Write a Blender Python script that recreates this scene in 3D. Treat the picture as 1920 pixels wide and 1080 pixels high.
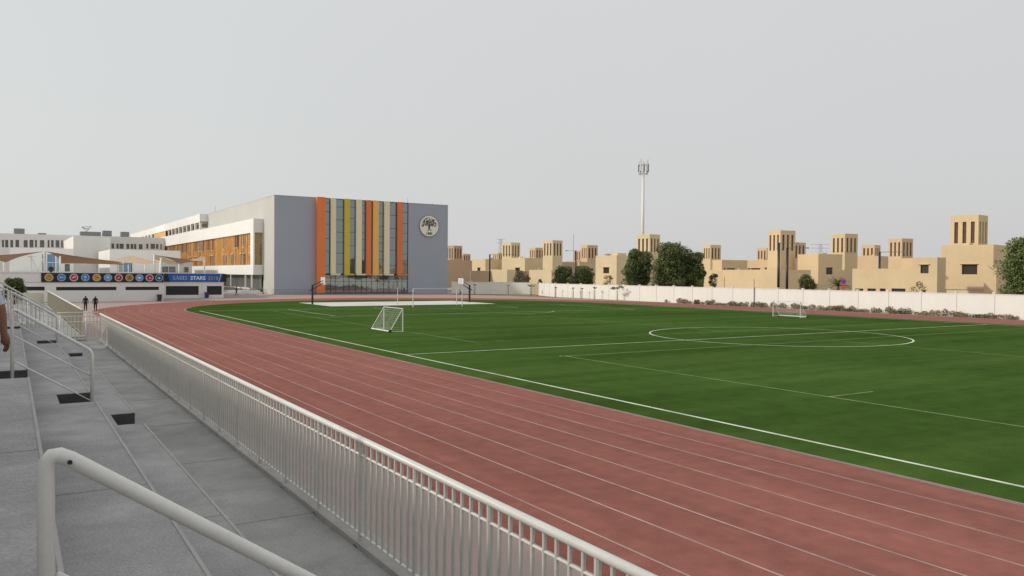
import bpy, math, random
from mathutils import Vector, Matrix
R_ = math.radians
random.seed(7)
for o in list(bpy.data.objects): bpy.data.objects.remove(o)
scn = bpy.context.scene
COL = scn.collection

# ------------------------------------------------------------------ camera, sky, sun, exposure
cam = bpy.data.cameras.new('camera'); cam.sensor_width = 36.0; cam.lens = 27.93
cam.clip_start = 0.05; cam.clip_end = 4000
co = bpy.data.objects.new('camera', cam); COL.objects.link(co)
cr = Vector((0.84559635, -0.53376875, 0.0075988)); cu = Vector((0.00275615, 0.0185999, 0.99982321)); cf = Vector((0.53381572, 0.84542591, -0.01719915))
m = Matrix((cr, cu, -cf)).transposed().to_4x4(); m.translation = Vector((0, 0, 4.4232)); co.matrix_world = m
scn.camera = co
SUN_EL, SUN_AZ = 28.0, -70.0          # azimuth measured clockwise from +Y
w = bpy.data.worlds.new('World'); scn.world = w; w.use_nodes = True
nt = w.node_tree; bg = nt.nodes['Background']; bg.inputs['Strength'].default_value = 0.106
sk = nt.nodes.new('ShaderNodeTexSky'); sk.sky_type = 'NISHITA'; sk.sun_disc = False
sk.sun_elevation = R_(SUN_EL); sk.sun_rotation = R_(SUN_AZ); sk.dust_density = 4.0; sk.air_density = 1.0
tc = nt.nodes.new('ShaderNodeTexCoord')
sp = nt.nodes.new('ShaderNodeSeparateXYZ'); nt.links.new(tc.outputs['Generated'], sp.inputs[0])
def wmath(op, a, b=None, c=None):
    n = nt.nodes.new('ShaderNodeMath'); n.operation = op
    for i, v in enumerate((a, b, c)):
        if v is None: continue
        if hasattr(v, 'links') or hasattr(v, 'is_output'): nt.links.new(v, n.inputs[i])
        else: n.inputs[i].default_value = v
    return n.outputs[0]
# haze veil: pale everywhere, a touch greener towards the sun side and mauve away from it
az = wmath('MULTIPLY_ADD', sp.outputs[0], 0.55, 0.12)
ns = nt.nodes.new('ShaderNodeTexNoise'); ns.inputs['Scale'].default_value = 2.2; ns.inputs['Detail'].default_value = 4
nt.links.new(tc.outputs['Generated'], ns.inputs['Vector'])
mx = nt.nodes.new('ShaderNodeMix'); mx.data_type = 'RGBA'; mx.clamp_factor = True
nt.links.new(wmath('MULTIPLY_ADD', ns.outputs[0], 0.25, az), mx.inputs[0])
mx.inputs[6].default_value = (7.25, 7.5, 7.3, 1); mx.inputs[7].default_value = (5.75, 5.62, 5.72, 1)
up = nt.nodes.new('ShaderNodeMix'); up.data_type = 'RGBA'; up.clamp_factor = True
nt.links.new(wmath('MULTIPLY', sp.outputs[2], 1.4), up.inputs[0])
nt.links.new(mx.outputs[2], up.inputs[6]); up.inputs[7].default_value = (7.2, 7.3, 7.25, 1)
fin = nt.nodes.new('ShaderNodeMix'); fin.data_type = 'RGBA'; fin.inputs[0].default_value = 0.88
nt.links.new(sk.outputs[0], fin.inputs[6]); nt.links.new(up.outputs[2], fin.inputs[7])
nt.links.new(fin.outputs[2], bg.inputs[0])
sl = bpy.data.lights.new('sun', 'SUN'); sl.energy = 2.25; sl.angle = R_(2.0); sl.color = (1.0, 0.92, 0.8)
so = bpy.data.objects.new('sun', sl); COL.objects.link(so)
ts = Vector((math.sin(R_(SUN_AZ)) * math.cos(R_(SUN_EL)), math.cos(R_(SUN_AZ)) * math.cos(R_(SUN_EL)), math.sin(R_(SUN_EL))))
so.rotation_euler = ts.to_track_quat('Z', 'Y').to_euler(); so.location = (-60, 60, 60)
vs = scn.view_settings; vs.view_transform = 'Standard'; vs.look = 'None'; vs.exposure = 0.0; vs.gamma = 1.0; vs.use_curve_mapping = False

# ------------------------------------------------------------------ helpers
class MB:
    def __init__(s): s.v = []; s.f = []; s.m = []
    def face(s, pts, mi=0):
        i = len(s.v); s.v += [tuple(p) for p in pts]; s.f.append(tuple(range(i, i + len(pts)))); s.m.append(mi)
    def box(s, x0, x1, y0, y1, z0, z1, mi=0, bottom=True):
        i = len(s.v)
        s.v += [(x0,y0,z0),(x1,y0,z0),(x1,y1,z0),(x0,y1,z0),(x0,y0,z1),(x1,y0,z1),(x1,y1,z1),(x0,y1,z1)]
        fs = [(4,5,6,7),(0,1,5,4),(1,2,6,5),(2,3,7,6),(3,0,4,7)] + ([(3,2,1,0)] if bottom else [])
        s.f += [tuple(i + k for k in f) for f in fs]; s.m += [mi] * len(fs); return s
    def tube(s, pts, r, n=8, mi=0, cap=True):
        pts = [Vector(p) for p in pts]; rs = r if isinstance(r, (list, tuple)) else [r] * len(pts)
        base = len(s.v); a = None
        for k, p in enumerate(pts):
            if k == 0: d = pts[1] - p
            elif k == len(pts) - 1: d = p - pts[k - 1]
            else: d = (pts[k + 1] - p).normalized() + (p - pts[k - 1]).normalized()
            d.normalize()
            if a is None: a = d.orthogonal().normalized()
            else: a = (a - d * a.dot(d)).normalized()
            b = d.cross(a)
            for j in range(n):
                t = 2 * math.pi * (j + .5) / n; q = p + (a * math.cos(t) + b * math.sin(t)) * rs[k]; s.v.append(tuple(q))
        for k in range(len(pts) - 1):
            for j in range(n):
                j2 = (j + 1) % n; s.f.append((base + k*n + j, base + k*n + j2, base + (k+1)*n + j2, base + (k+1)*n + j)); s.m.append(mi)
        if cap:
            s.f.append(tuple(base + j for j in range(n))[::-1]); s.m.append(mi)
            s.f.append(tuple(base + (len(pts) - 1) * n + j for j in range(n))); s.m.append(mi)
        return s
    def disc(s, c, r, u, v, n=24, mi=0):
        c = Vector(c); u = Vector(u); v = Vector(v)
        s.face([c + u * r * math.cos(2*math.pi*k/n) + v * r * math.sin(2*math.pi*k/n) for k in range(n)], mi)
    def build(s, name, mats, parent=None, smooth=False, link=True):
        me = bpy.data.meshes.new(name); me.from_pydata(s.v, [], s.f)
        if not isinstance(mats, (list, tuple)): mats = [mats]
        for mt in mats: me.materials.append(mt)
        if len(mats) > 1: me.polygons.foreach_set('material_index', s.m)
        if smooth: me.polygons.foreach_set('use_smooth', [True] * len(me.polygons))
        me.update()
        return inst(name, me, parent)
def inst(name, me, parent=None, loc=(0,0,0), rz=0):
    o = bpy.data.objects.new(name, me); COL.objects.link(o); o.parent = parent; o.location = loc; o.rotation_euler = (0,0,rz); return o
def thing(name, label, cat, loc=(0,0,0), rz=0, group=None):
    o = bpy.data.objects.new(name, None); COL.objects.link(o); o.location = loc; o.rotation_euler = (0,0,rz)
    o.empty_display_size = .2
    o['label'] = label; o['category'] = cat
    if group: o['group'] = group
    return o
def tag(o, label, cat, group=None):
    o['label'] = label; o['category'] = cat
    if group: o['group'] = group
    return o
def struct(o): o['kind'] = 'structure'; return o
def stuff(o): o['kind'] = 'stuff'; return o
def kids(o): return [c for c in COL.objects if c.parent == o]
def dup(root, loc, rz, label=None, group=None):
    r = root.copy(); COL.objects.link(r); r.location = loc; r.rotation_euler = (0,0,rz)
    if label: r['label'] = label
    if group: r['group'] = group
    for ch in kids(root):
        c = ch.copy(); COL.objects.link(c); c.parent = r
        for g in kids(ch):
            d = g.copy(); COL.objects.link(d); d.parent = c
    return r

MATS = {}
def mat(name, col, rough=.8, var=.12, scale=1.5, bump=.0, bscale=20, metal=0, spec=.5, streak=0, col2=None, dirt=0, trans=0, scuff=None):
    """painted / natural surface: large uneven tone + fine grain + optional rain streaks, all in object space"""
    if name in MATS: return MATS[name]
    mt = bpy.data.materials.new(name); mt.use_nodes = True; t = mt.node_tree; L = t.links; b = t.nodes['Principled BSDF']
    b.inputs['Roughness'].default_value = rough; b.inputs['Metallic'].default_value = metal
    b.inputs['Specular IOR Level'].default_value = spec
    c = t.nodes.new('ShaderNodeTexCoord')
    def noise(sc, det=4, vec=None):
        n = t.nodes.new('ShaderNodeTexNoise'); n.inputs['Scale'].default_value = sc; n.inputs['Detail'].default_value = det
        L.new(vec if vec else c.outputs['Object'], n.inputs['Vector']); return n.outputs[0]
    def ramp(v, a, bb):
        r = t.nodes.new('ShaderNodeMapRange'); r.inputs[1].default_value = .3; r.inputs[2].default_value = .7
        r.inputs[3].default_value = a; r.inputs[4].default_value = bb; L.new(v, r.inputs[0]); return r.outputs[0]
    def mul(a, bb):
        n = t.nodes.new('ShaderNodeMath'); n.operation = 'MULTIPLY'; L.new(a, n.inputs[0]); L.new(bb, n.inputs[1]); return n.outputs[0]
    f = mul(ramp(noise(scale), 1 - var, 1 + var), ramp(noise(scale * 9, 3), 1 - var * .5, 1 + var * .5))
    if streak:
        mp = t.nodes.new('ShaderNodeMapping'); mp.inputs['Scale'].default_value = (2.2, 2.2, .12); L.new(c.outputs['Object'], mp.inputs[0])
        f = mul(f, ramp(noise(1.6, 6, mp.outputs[0]), 1 - streak, 1 + streak * .3))
    base = t.nodes.new('ShaderNodeMix'); base.data_type = 'RGBA'; base.blend_type = 'MULTIPLY'; base.inputs[0].default_value = 1
    if col2:
        mm = t.nodes.new('ShaderNodeMix'); mm.data_type = 'RGBA'; mm.inputs[6].default_value = (*col, 1); mm.inputs[7].default_value = (*col2, 1)
        L.new(ramp(noise(scale * .45, 5), 0, 1), mm.inputs[0]); L.new(mm.outputs[2], base.inputs[6])
    else: base.inputs[6].default_value = (*col, 1)
    L.new(f, base.inputs[7]); L.new(base.outputs[2], b.inputs['Base Color'])
    if bump:
        bp = t.nodes.new('ShaderNodeBump'); bp.inputs['Strength'].default_value = bump; bp.inputs['Distance'].default_value = .02
        L.new(noise(bscale, 5), bp.inputs['Height']); L.new(bp.outputs[0], b.inputs['Normal'])
    if scuff:
        mp = t.nodes.new('ShaderNodeMapping'); mp.inputs['Scale'].default_value = scuff; L.new(c.outputs['Object'], mp.inputs[0])
        f2 = mul(ramp(noise(1.0, 8, mp.outputs[0]), .88, 1.12), mul(ramp(noise(2.3, 8), .88, 1.12), ramp(noise(45, 3), .82, 1.18)))
        L.new(mul(f, f2), base.inputs[7])
    if trans:
        tr = t.nodes.new('ShaderNodeBsdfTranslucent'); L.new(base.outputs[2], tr.inputs[0])
        mxs = t.nodes.new('ShaderNodeMixShader'); mxs.inputs[0].default_value = trans
        L.new(b.outputs[0], mxs.inputs[1]); L.new(tr.outputs[0], mxs.inputs[2]); L.new(mxs.outputs[0], t.nodes['Material Output'].inputs[0])
    MATS[name] = mt; return mt

white = mat('white_render', (.77,.76,.735), .85, .03, .12, .1, 30, streak=.025)
wall_white = mat('boundary_wall_paint', (.76,.745,.71), .85, .03, .3, .15, 30, streak=.025)
offwhite = mat('offwhite_cladding', (.49,.49,.465), .8, .03, .15, .1, 20, streak=.02)
greyclad = mat('grey_cladding', (.355,.395,.465), .6, .02, .08, .05, 20, streak=.015)
cream_vil = mat('villa_render', (.64,.50,.315), .9, .05, .2, .3, 25, streak=.025)
cream_vil2 = mat('villa_render_pale', (.68,.56,.37), .9, .05, .2, .3, 25, streak=.025)
tan_vil = mat('villa_render_tan', (.50,.36,.25), .9, .05, .2, .3, 25, streak=.025)
pink_vil = mat('villa_render_sand', (.60,.45,.29), .9, .05, .2, .3, 25, streak=.025)
louvre = mat('tower_louvre', (.10,.05,.028), .8, .2, 2)
darkglass = mat('window_glass_dark', (.05,.045,.045), .12, .1, 1)
frame_brown = mat('window_frame_brown', (.09,.05,.035), .5, .1, 3)
orange = mat('fin_orange', (.78,.22,.06), .55, .03, .3, streak=.02)
orangeb = mat('fin_orange_deep', (.72,.21,.07), .55, .03, .3, streak=.02)
yellow = mat('fin_yellow', (.60,.49,.055), .55, .03, .3, streak=.02)
creamf = mat('fin_cream', (.80,.74,.50), .55, .03, .3, streak=.02)
amber = mat('fin_amber', (.85,.50,.14), .55, .03, .3, streak=.02)
golden = mat('lattice_gold', (.66,.355,.11), .6, .18, .8, streak=.12)
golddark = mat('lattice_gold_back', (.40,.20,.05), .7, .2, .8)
mull = mat('mullion_dark', (.03,.032,.036), .4, .1, 2)
conc = mat('concrete', (.40,.385,.36), .9, .12, .6, .5, 30, streak=.12)
concl = mat('stand_paint', (.35,.345,.34), .85, .10, .8, .6, 40, col2=(.28,.275,.27), scuff=(.5, .12, 1))
concd = mat('stand_dark_grey', (.055,.054,.055), .95, .2, 2, .5, 30)  # dark grey for the aisle side panels and the drain
nosing = mat('tier_nosing', (.36,.355,.345), .8, .08, 3)
capw = mat('coping_white', (.66,.65,.62), .8, .05, 1)
metalw = mat('white_paint_steel', (.70,.69,.66), .38, .05, 4, .05, 60)
metalg = mat('galvanised_steel', (.42,.43,.44), .45, .1, 3, metal=.5)
metalb = mat('black_paint_steel', (.018,.018,.02), .4, .2, 3)
greymetal = mat('dull_grey_steel', (.20,.20,.205), .6, .15, 2)
darkpanel = mat('dark_louvre_panel', (.03,.03,.03), .6, .2, 2)
slatgrey = mat('grey_slat', (.30,.295,.28), .6, .1, 2)
track = mat('red_rubber', (.262,.102,.085), .95, .10, .09, .6, 60, col2=(.225,.085,.071), spec=.05, scuff=(1.4, .035, 1))
_tb = track.node_tree.nodes['Principled BSDF']; _tb.inputs['Sheen Weight'].default_value = .16; _tb.inputs['Sheen Roughness'].default_value = .35; _tb.inputs['Sheen Tint'].default_value = (.85,.45,.38,1)   # dusty rubber granules catch light at grazing view
trackline = mat('lane_paint', (.42,.31,.28), .9, .25, .5, spec=.05)
turfline = mat('turf_line', (.58,.62,.50), .9, .25, .8)
turflineb = mat('turf_line_faded', (.20,.27,.12), .9, .3, .8)
plaza = mat('pavement', (.40,.32,.295), .95, .06, .1, .3, 25, col2=(.36,.285,.26), spec=.1)
apron = mat('pink_rubber_apron', (.46,.25,.215), .95, .08, .2, .3, 40)
court = mat('court_slab', (.62,.59,.56), .85, .06, .2, .2, 20)
sand = mat('sand', (.42,.34,.24), .95, .12, .05, .5, 15, col2=(.36,.29,.20))
drygrass = mat('dry_grass', (.17,.155,.05), .95, .25, .5, .6, 15, col2=(.22,.17,.08))
sail_top = mat('sail_fabric_sand', (.62,.47,.32), .9, .05, .5, trans=.25)
sail_brown = mat('sail_fabric_brown', (.155,.066,.022), .9, .08, .6, trans=.03)
skin = mat('skin', (.26,.12,.07), .6, .08, 8)
black = mat('black_print', (.012,.012,.013), .6, .1, 3)
bark = mat('bark', (.17,.13,.09), .95, .25, 4, .8, 20)
leaf_a = mat('leaf_dark', (.088,.12,.036), .6, .35, .9, trans=.15)
leaf_b = mat('leaf_mid', (.14,.18,.052), .6, .35, .9, trans=.15)
leaf_c = mat('leaf_olive', (.12,.12,.05), .7, .35, .9, trans=.15)
leaf_d = mat('leaf_dry', (.19,.145,.075), .8, .3, .9, trans=.1)
bluep = mat('blue_panel', (.13,.27,.48), .5, .08, .6)
tealp = mat('teal_panel', (.30,.48,.47), .5, .08, .6)
greyw = mat('grey_window', (.14,.145,.14), .25, .2, .8)
plastic_b = mat('bin_blue', (.015,.03,.16), .5, .1, 4)
plastic_g = mat('bin_green', (.02,.035,.03), .5, .1, 4)

# solar glass: dark coated, mirror-like
gm = bpy.data.materials.new('solar_glass'); gm.use_nodes = True; gb = gm.node_tree.nodes['Principled BSDF']
gb.inputs['Metallic'].default_value = .75; gb.inputs['Base Color'].default_value = (.27,.30,.315,1); gb.inputs['Roughness'].default_value = .03
_c = gm.node_tree.nodes.new('ShaderNodeTexCoord'); _n = gm.node_tree.nodes.new('ShaderNodeTexNoise'); _n.inputs['Scale'].default_value = .35; _n.inputs['Detail'].default_value = 1
_b = gm.node_tree.nodes.new('ShaderNodeBump'); _b.inputs['Strength'].default_value = .25; _b.inputs['Distance'].default_value = .05
gm.node_tree.links.new(_c.outputs['Object'], _n.inputs[0]); gm.node_tree.links.new(_n.outputs[0], _b.inputs['Height']); gm.node_tree.links.new(_b.outputs[0], gb.inputs['Normal'])
# artificial turf: fine pile, faint seams/mowing direction bands, worn patches
tm = bpy.data.materials.new('artificial_turf'); tm.use_nodes = True; t = tm.node_tree; b = t.nodes['Principled BSDF']; b.inputs['Roughness'].default_value = 1; b.inputs['Specular IOR Level'].default_value = 0
c = t.nodes.new('ShaderNodeTexCoord'); n1 = t.nodes.new('ShaderNodeTexNoise'); n1.inputs['Scale'].default_value = .07; n1.inputs['Detail'].default_value = 8
n2 = t.nodes.new('ShaderNodeTexNoise'); n2.inputs['Scale'].default_value = 25; n2.inputs['Detail'].default_value = 4
mp = t.nodes.new('ShaderNodeMapping'); mp.inputs['Scale'].default_value = (.015, .26, 1); n3 = t.nodes.new('ShaderNodeTexNoise'); n3.inputs['Scale'].default_value = 1; n3.inputs['Detail'].default_value = 5
for n in (n1, n2): t.links.new(c.outputs['Object'], n.inputs[0])
t.links.new(c.outputs['Object'], mp.inputs[0]); t.links.new(mp.outputs[0], n3.inputs[0])
def mr(v, a, bb, lo=.3, hi=.7):
    r = t.nodes.new('ShaderNodeMapRange'); r.inputs[1].default_value = lo; r.inputs[2].default_value = hi; r.inputs[3].default_value = a; r.inputs[4].default_value = bb; t.links.new(v, r.inputs[0]); return r.outputs[0]
def mm_(a, bb):
    n = t.nodes.new('ShaderNodeMath'); n.operation = 'MULTIPLY'; t.links.new(a, n.inputs[0]); t.links.new(bb, n.inputs[1]); return n.outputs[0]
n4 = t.nodes.new('ShaderNodeTexNoise'); n4.inputs['Scale'].default_value = 1.1; n4.inputs['Detail'].default_value = 7; n4.inputs['Roughness'].default_value = .7; t.links.new(c.outputs['Object'], n4.inputs[0])
mp5 = t.nodes.new('ShaderNodeMapping'); mp5.inputs['Scale'].default_value = (.01, .9, 1); n5 = t.nodes.new('ShaderNodeTexNoise'); n5.inputs['Scale'].default_value = 1; n5.inputs['Detail'].default_value = 8; t.links.new(c.outputs['Object'], mp5.inputs[0]); t.links.new(mp5.outputs[0], n5.inputs[0])
fac = mm_(mm_(mm_(mr(n1.outputs[0], .84, 1.16), mr(n2.outputs[0], .8, 1.2)), mr(n3.outputs[0], .88, 1.12)), mm_(mr(n4.outputs[0], .84, 1.16), mr(n5.outputs[0], .90, 1.10)))
mixc = t.nodes.new('ShaderNodeMix'); mixc.data_type = 'RGBA'; mixc.inputs[6].default_value = (.048,.095,.021,1); mixc.inputs[7].default_value = (.063,.110,.027,1)
t.links.new(mr(n3.outputs[0], 0, 1), mixc.inputs[0])
mulc = t.nodes.new('ShaderNodeMix'); mulc.data_type = 'RGBA'; mulc.blend_type = 'MULTIPLY'; mulc.inputs[0].default_value = 1
t.links.new(mixc.outputs[2], mulc.inputs[6]); t.links.new(fac, mulc.inputs[7]); t.links.new(mulc.outputs[2], b.inputs['Base Color'])
bp = t.nodes.new('ShaderNodeBump'); bp.inputs['Strength'].default_value = .8; bp.inputs['Distance'].default_value = .03; t.links.new(n2.outputs[0], bp.inputs['Height']); t.links.new(bp.outputs[0], b.inputs['Normal'])
turf = tm

def text_mesh(body, size, name, material, parent, origin, u=(1,0,0), v=(0,0,1), depth=.01, offset=0.0, align='LEFT', space=1.0, sx=1.0):
    """flat lettering turned into a mesh lying in the plane (u, v) at origin"""
    cu_ = bpy.data.curves.new(name, 'FONT'); cu_.body = body; cu_.size = size; cu_.align_x = align; cu_.offset = offset; cu_.space_character = space
    o = bpy.data.objects.new(name, cu_); COL.objects.link(o)
    dg = bpy.context.evaluated_depsgraph_get(); dg.update(); me = bpy.data.meshes.new_from_object(o.evaluated_get(dg))
    bpy.data.objects.remove(o)
    u = Vector(u); v = Vector(v); og = Vector(origin)
    for vt in me.vertices: p = vt.co.copy(); vt.co = og + u * p.x * sx + v * p.y
    me.materials.clear(); me.materials.append(material); me.update()
    return inst(name, me, parent)

def holed_face(mb, o, u, v, W, H, holes, depth, mi=0, ri=0):
    """rectangular wall face with rectangular openings; reveals go inwards (-n)"""
    o = Vector(o); u = Vector(u).normalized(); v = Vector(v).normalized(); n = u.cross(v)
    us = sorted({0, W, *[h[0] for h in holes], *[h[1] for h in holes]}); vv = sorted({0, H, *[h[2] for h in holes], *[h[3] for h in holes]})
    for i in range(len(us) - 1):
        for j in range(len(vv) - 1):
            cx, cy = (us[i] + us[i+1]) / 2, (vv[j] + vv[j+1]) / 2
            if any(h[0] < cx < h[1] and h[2] < cy < h[3] for h in holes): continue
            P = lambda a, b_: o + u * a + v * b_
            mb.face([P(us[i], vv[j]), P(us[i+1], vv[j]), P(us[i+1], vv[j+1]), P(us[i], vv[j+1])], mi)
    for a0, a1, b0, b1 in [h[:4] for h in holes]:
        A = [o + u*a0 + v*b0, o + u*a1 + v*b0, o + u*a1 + v*b1, o + u*a0 + v*b1]; Bk = [p - n * depth for p in A]
        for k in range(4): k2 = (k + 1) % 4; mb.face([A[k], Bk[k], Bk[k2], A[k2]], ri)
def window_unit(parent, o, u, a0, a1, b0, b1, depth, nx=2, glass=None, fr=None, name='window', fw=.06):
    """frame + pane set back in an opening of a face (u along the wall, z up)"""
    o = Vector(o); u = Vector(u).normalized(); v = Vector((0,0,1)); n = u.cross(v)
    mb = MB()
    def bar(p0, p1, q0, q1, t0, t1):
        pts = [o + u*p + v*q - n*t for t in (t0, t1) for (p, q) in ((p0,q0),(p1,q0),(p1,q1),(p0,q1))]
        i = len(mb.v); mb.v += [tuple(p) for p in pts]
        for f in ((0,1,2,3),(7,6,5,4),(4,5,1,0),(5,6,2,1),(6,7,3,2),(7,4,0,3)): mb.f.append(tuple(i+k for k in f)); mb.m.append(0)
    d = depth - .07
    bar(a0, a0+fw, b0, b1, d, depth-.01); bar(a1-fw, a1, b0, b1, d, depth-.01); bar(a0+fw, a1-fw, b0, b0+fw, d, depth-.01); bar(a0+fw, a1-fw, b1-fw, b1, d, depth-.01)
    for k in range(1, nx):
        x = a0 + (a1 - a0) * k / nx; bar(x-fw/2, x+fw/2, b0+fw, b1-fw, d, depth-.01)
    wn = mb.build(name, fr or frame_brown, parent)
    g = MB(); g.face([o + u*a0 + v*b0 - n*(depth-.02), o + u*a1 + v*b0 - n*(depth-.02), o + u*a1 + v*b1 - n*(depth-.02), o + u*a0 + v*b1 - n*(depth-.02)])
    g.build('pane', glass or darkglass, wn); return wn

# ------------------------------------------------------------------ ground, track, pitch
def ring(cx, y0, y1, r, n=48):
    pts = [(cx + r * math.cos(math.pi * k / n), y1 + r * math.sin(math.pi * k / n)) for k in range(n + 1)]
    pts += [(cx - r * math.cos(math.pi * k / n), y0 - r * math.sin(math.pi * k / n)) for k in range(n + 1)]
    return pts
CX, TY0, TY1 = 48.38, -13.6, 93.2
RI, LW = 31.69, 1.179
def sheet(name, pts, z, m_, parent=None):
    mb = MB(); mb.face([(x, y, z) for x, y in pts]); return mb.build(name, m_, parent)
def band(name, r0, r1, z, m_, parent=None):
    a, b_ = ring(CX, TY0, TY1, r0), ring(CX, TY0, TY1, r1); mb = MB(); n = len(a)
    for k in range(n):
        k2 = (k + 1) % n; mb.face([(*a[k], z), (*b_[k], z), (*b_[k2], z), (*a[k2], z)])
    return mb.build(name, m_, parent)
struct(sheet('ground', [(-1500,-1500),(1500,-1500),(1500,1500),(-1500,1500)], -.02, sand))
struct(sheet('pavement', [(-40,-70),(91.2,-70),(91.2,128),(94,160.3),(44.6,160.4),(44.6,420),(-60,420),(-60,-70)], -.012, plaza))
struct(sheet('paved_apron', [(40,134.0),(60,137.2),(76,134.5),(86,126),(91.0,112),(91.0,131),(84,143),(66,147),(44,146)], -.008, apron))
struct(sheet('dry_grass_strip', [(89.75,96),(91.2,96),(91.2,128),(97.2,146),(84,157),(80,152),(86,138),(89.6,118)], -.004, drygrass))
# a street behind the wall
struct(sheet('road', [(94.5,-60),(101.5,-60),(101.5,190),(94.5,190)], -.010, mat('asphalt', (.06,.058,.056), .9, .15, .3, .5, 30)))
trk = struct(band('running_track', RI, RI + 8 * LW + .02, 0.0, track))
for k in range(9):
    r = RI + k * LW + (.03 if k == 0 else 0)
    band('lane_line', r - .022, r + .022, .004, trackline, trk)
kerb = band('track_kerb', RI - .09, RI - .005, .012, mat('kerb_grey', (.30,.27,.24), .9, .1, 1), trk)
pit = struct(sheet('football_pitch', ring(CX, TY0, TY1, RI - .1), .001, turf))
def lines(name, segs, wd, z, m_, parent):
    mb = MB()
    for (x0, y0, x1, y1) in segs:
        d = Vector((x1-x0, y1-y0, 0)).normalized(); n = Vector((-d.y, d.x, 0)) * wd / 2
        p = Vector((x0,y0,z)); q = Vector((x1,y1,z)); mb.face([p-n, q-n, q+n, p+n])
    return mb.build(name, m_, parent)
def arc(name, cx, cy, r, a0, a1, wd, z, m_, parent, n=64):
    mb = MB()
    for k in range(n):
        t0, t1 = a0 + (a1-a0)*k/n, a0 + (a1-a0)*(k+1)/n
        P = lambda rr, tt: (cx + rr*math.cos(tt), cy + rr*math.sin(tt), z)
        mb.face([P(r-wd/2,t0), P(r+wd/2,t0), P(r+wd/2,t1), P(r-wd/2,t1)])
    return mb.build(name, m_, parent)
XT, YC, HW, HL = 18.14, 39.69, 30.24, 55.45
Z1 = .006
lines('touchline', [(XT, YC-HL, XT, YC+HL)], .13, Z1, turfline, pit)
lines('touchline', [(XT+2*HW, YC-HL, XT+2*HW, YC+HL)], .12, Z1, turfline, pit)
lines('halfway_line', [(XT+.07, YC, XT+2*HW-.07, YC)], .12, Z1, turfline, pit)
arc('centre_circle', XT+HW, YC, 9.25, 0, 2*math.pi, .13, Z1+.003, turfline, pit, 96)
for s in (1, -1):
    gy = YC + s * HL; gx = XT + HW
    lines('goal_line', [(XT+.07, gy, XT+2*HW-.07, gy)], .11, Z1, turfline, pit)
    lines('penalty_area_line', [(gx-20.16, gy-s*.06, gx-20.16, gy-s*16.5), (gx+20.16, gy-s*.06, gx+20.16, gy-s*16.5)], .11, Z1, turfline, pit)
    lines('penalty_area_line', [(gx-20.1, gy-s*16.5, gx+20.1, gy-s*16.5)], .11, Z1, turfline, pit)
    lines('goal_area_line', [(gx-9.16, gy-s*.06, gx-9.16, gy-s*5.5), (gx+9.16, gy-s*.06, gx+9.16, gy-s*5.5), (gx-9.1, gy-s*5.5, gx+9.1, gy-s*5.5)], .11, Z1-.002, turfline, pit)
    a = math.acos(5.5/9.15); c0 = -math.pi/2*s
    arc('penalty_arc', gx, gy - s*11, 9.15, c0 - a, c0 + a, .11, Z1, turfline, pit, 24)
# faded lines of the small cross pitches
for yy0, yy1 in ((-14, 34.9), (44.5, 92)):
    lines('small_pitch_line', [(25.5, yy0, 25.5, yy1), (71.0, yy0, 71.0, yy1)], .08, Z1-.003, turflineb, pit)
    lines('small_pitch_line', [(25.55, yy0, 70.95, yy0), (25.55, yy1, 70.95, yy1), (48.3, yy0+.05, 48.3, yy1-.05)], .08, Z1-.0035, turflineb, pit)
    ym = (yy0+yy1)/2
    lines('small_pitch_line', [(25.55, ym-8, 28.2, ym-8), (25.55, ym+8, 28.2, ym+8)], .08, Z1-.0035, turflineb, pit)
arc('corner_arc', 25.5, 34.9, .30, 0, 2*math.pi, .06, Z1-.002, turflineb, pit, 24)
# basketball slab
cs = MB(); cs.box(35.9, 61.2, 101.5, 115.4, 0, .02); crt = struct(cs.build('basketball_court', court))
lines('court_line', [(36.6,102.2,60.5,102.2),(36.6,114.7,60.5,114.7),(36.6,102.25,36.6,114.65),(60.5,102.25,60.5,114.65),(48.5,102.25,48.5,114.65)], .05, .024, mat('court_paint',(.3,.3,.33),.8,.2,1), crt)
arc('court_line', 48.5, 108.45, 1.8, 0, 2*math.pi, .05, .026, MATS['court_paint'], crt, 32)

# ------------------------------------------------------------------ grandstand we stand on
def pipe_path(pts, rad, nseg=4):
    """polyline with rounded corners"""
    pts = [Vector(p) for p in pts]; out = [pts[0]]
    for k in range(1, len(pts) - 1):
        a, b_, c_ = pts[k-1], pts[k], pts[k+1]
        p = b_ + (a - b_).normalized() * rad; q = b_ + (c_ - b_).normalized() * rad
        for j in range(nseg + 1):
            t_ = j / nseg; out.append(p * (1-t_)**2 + b_ * 2*t_*(1-t_) + q * t_*t_)
    out.append(pts[-1]); return out
gs = thing('grandstand', 'pale concrete grandstand with stepped tiers and aisles above the running track', 'grandstand')
TIERS = [(1.12, 1.80, 2.0), (.23, 1.12, 2.40), (-.65, .23, 2.83), (-1.5, -.65, 3.26), (-2.35, -1.5, 3.69), (-3.2, -2.35, 4.12), (-4.05, -3.2, 4.55)]
AIS = [(2.0, 3.1), (13.85, 14.95), (25.6, 26.7)]
ys = [-9.0] + [v for a in AIS for v in a] + [35.6]
mb = MB(); mb.box(1.8, 3.25, -9, 36.0, 0, 1.6); mb.build('walkway', concl, gs)
mb = MB(); mb.box(3.0, 3.25, -9, 36.0, 1.603, 1.66); mb.build('kerb', conc, gs)
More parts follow.
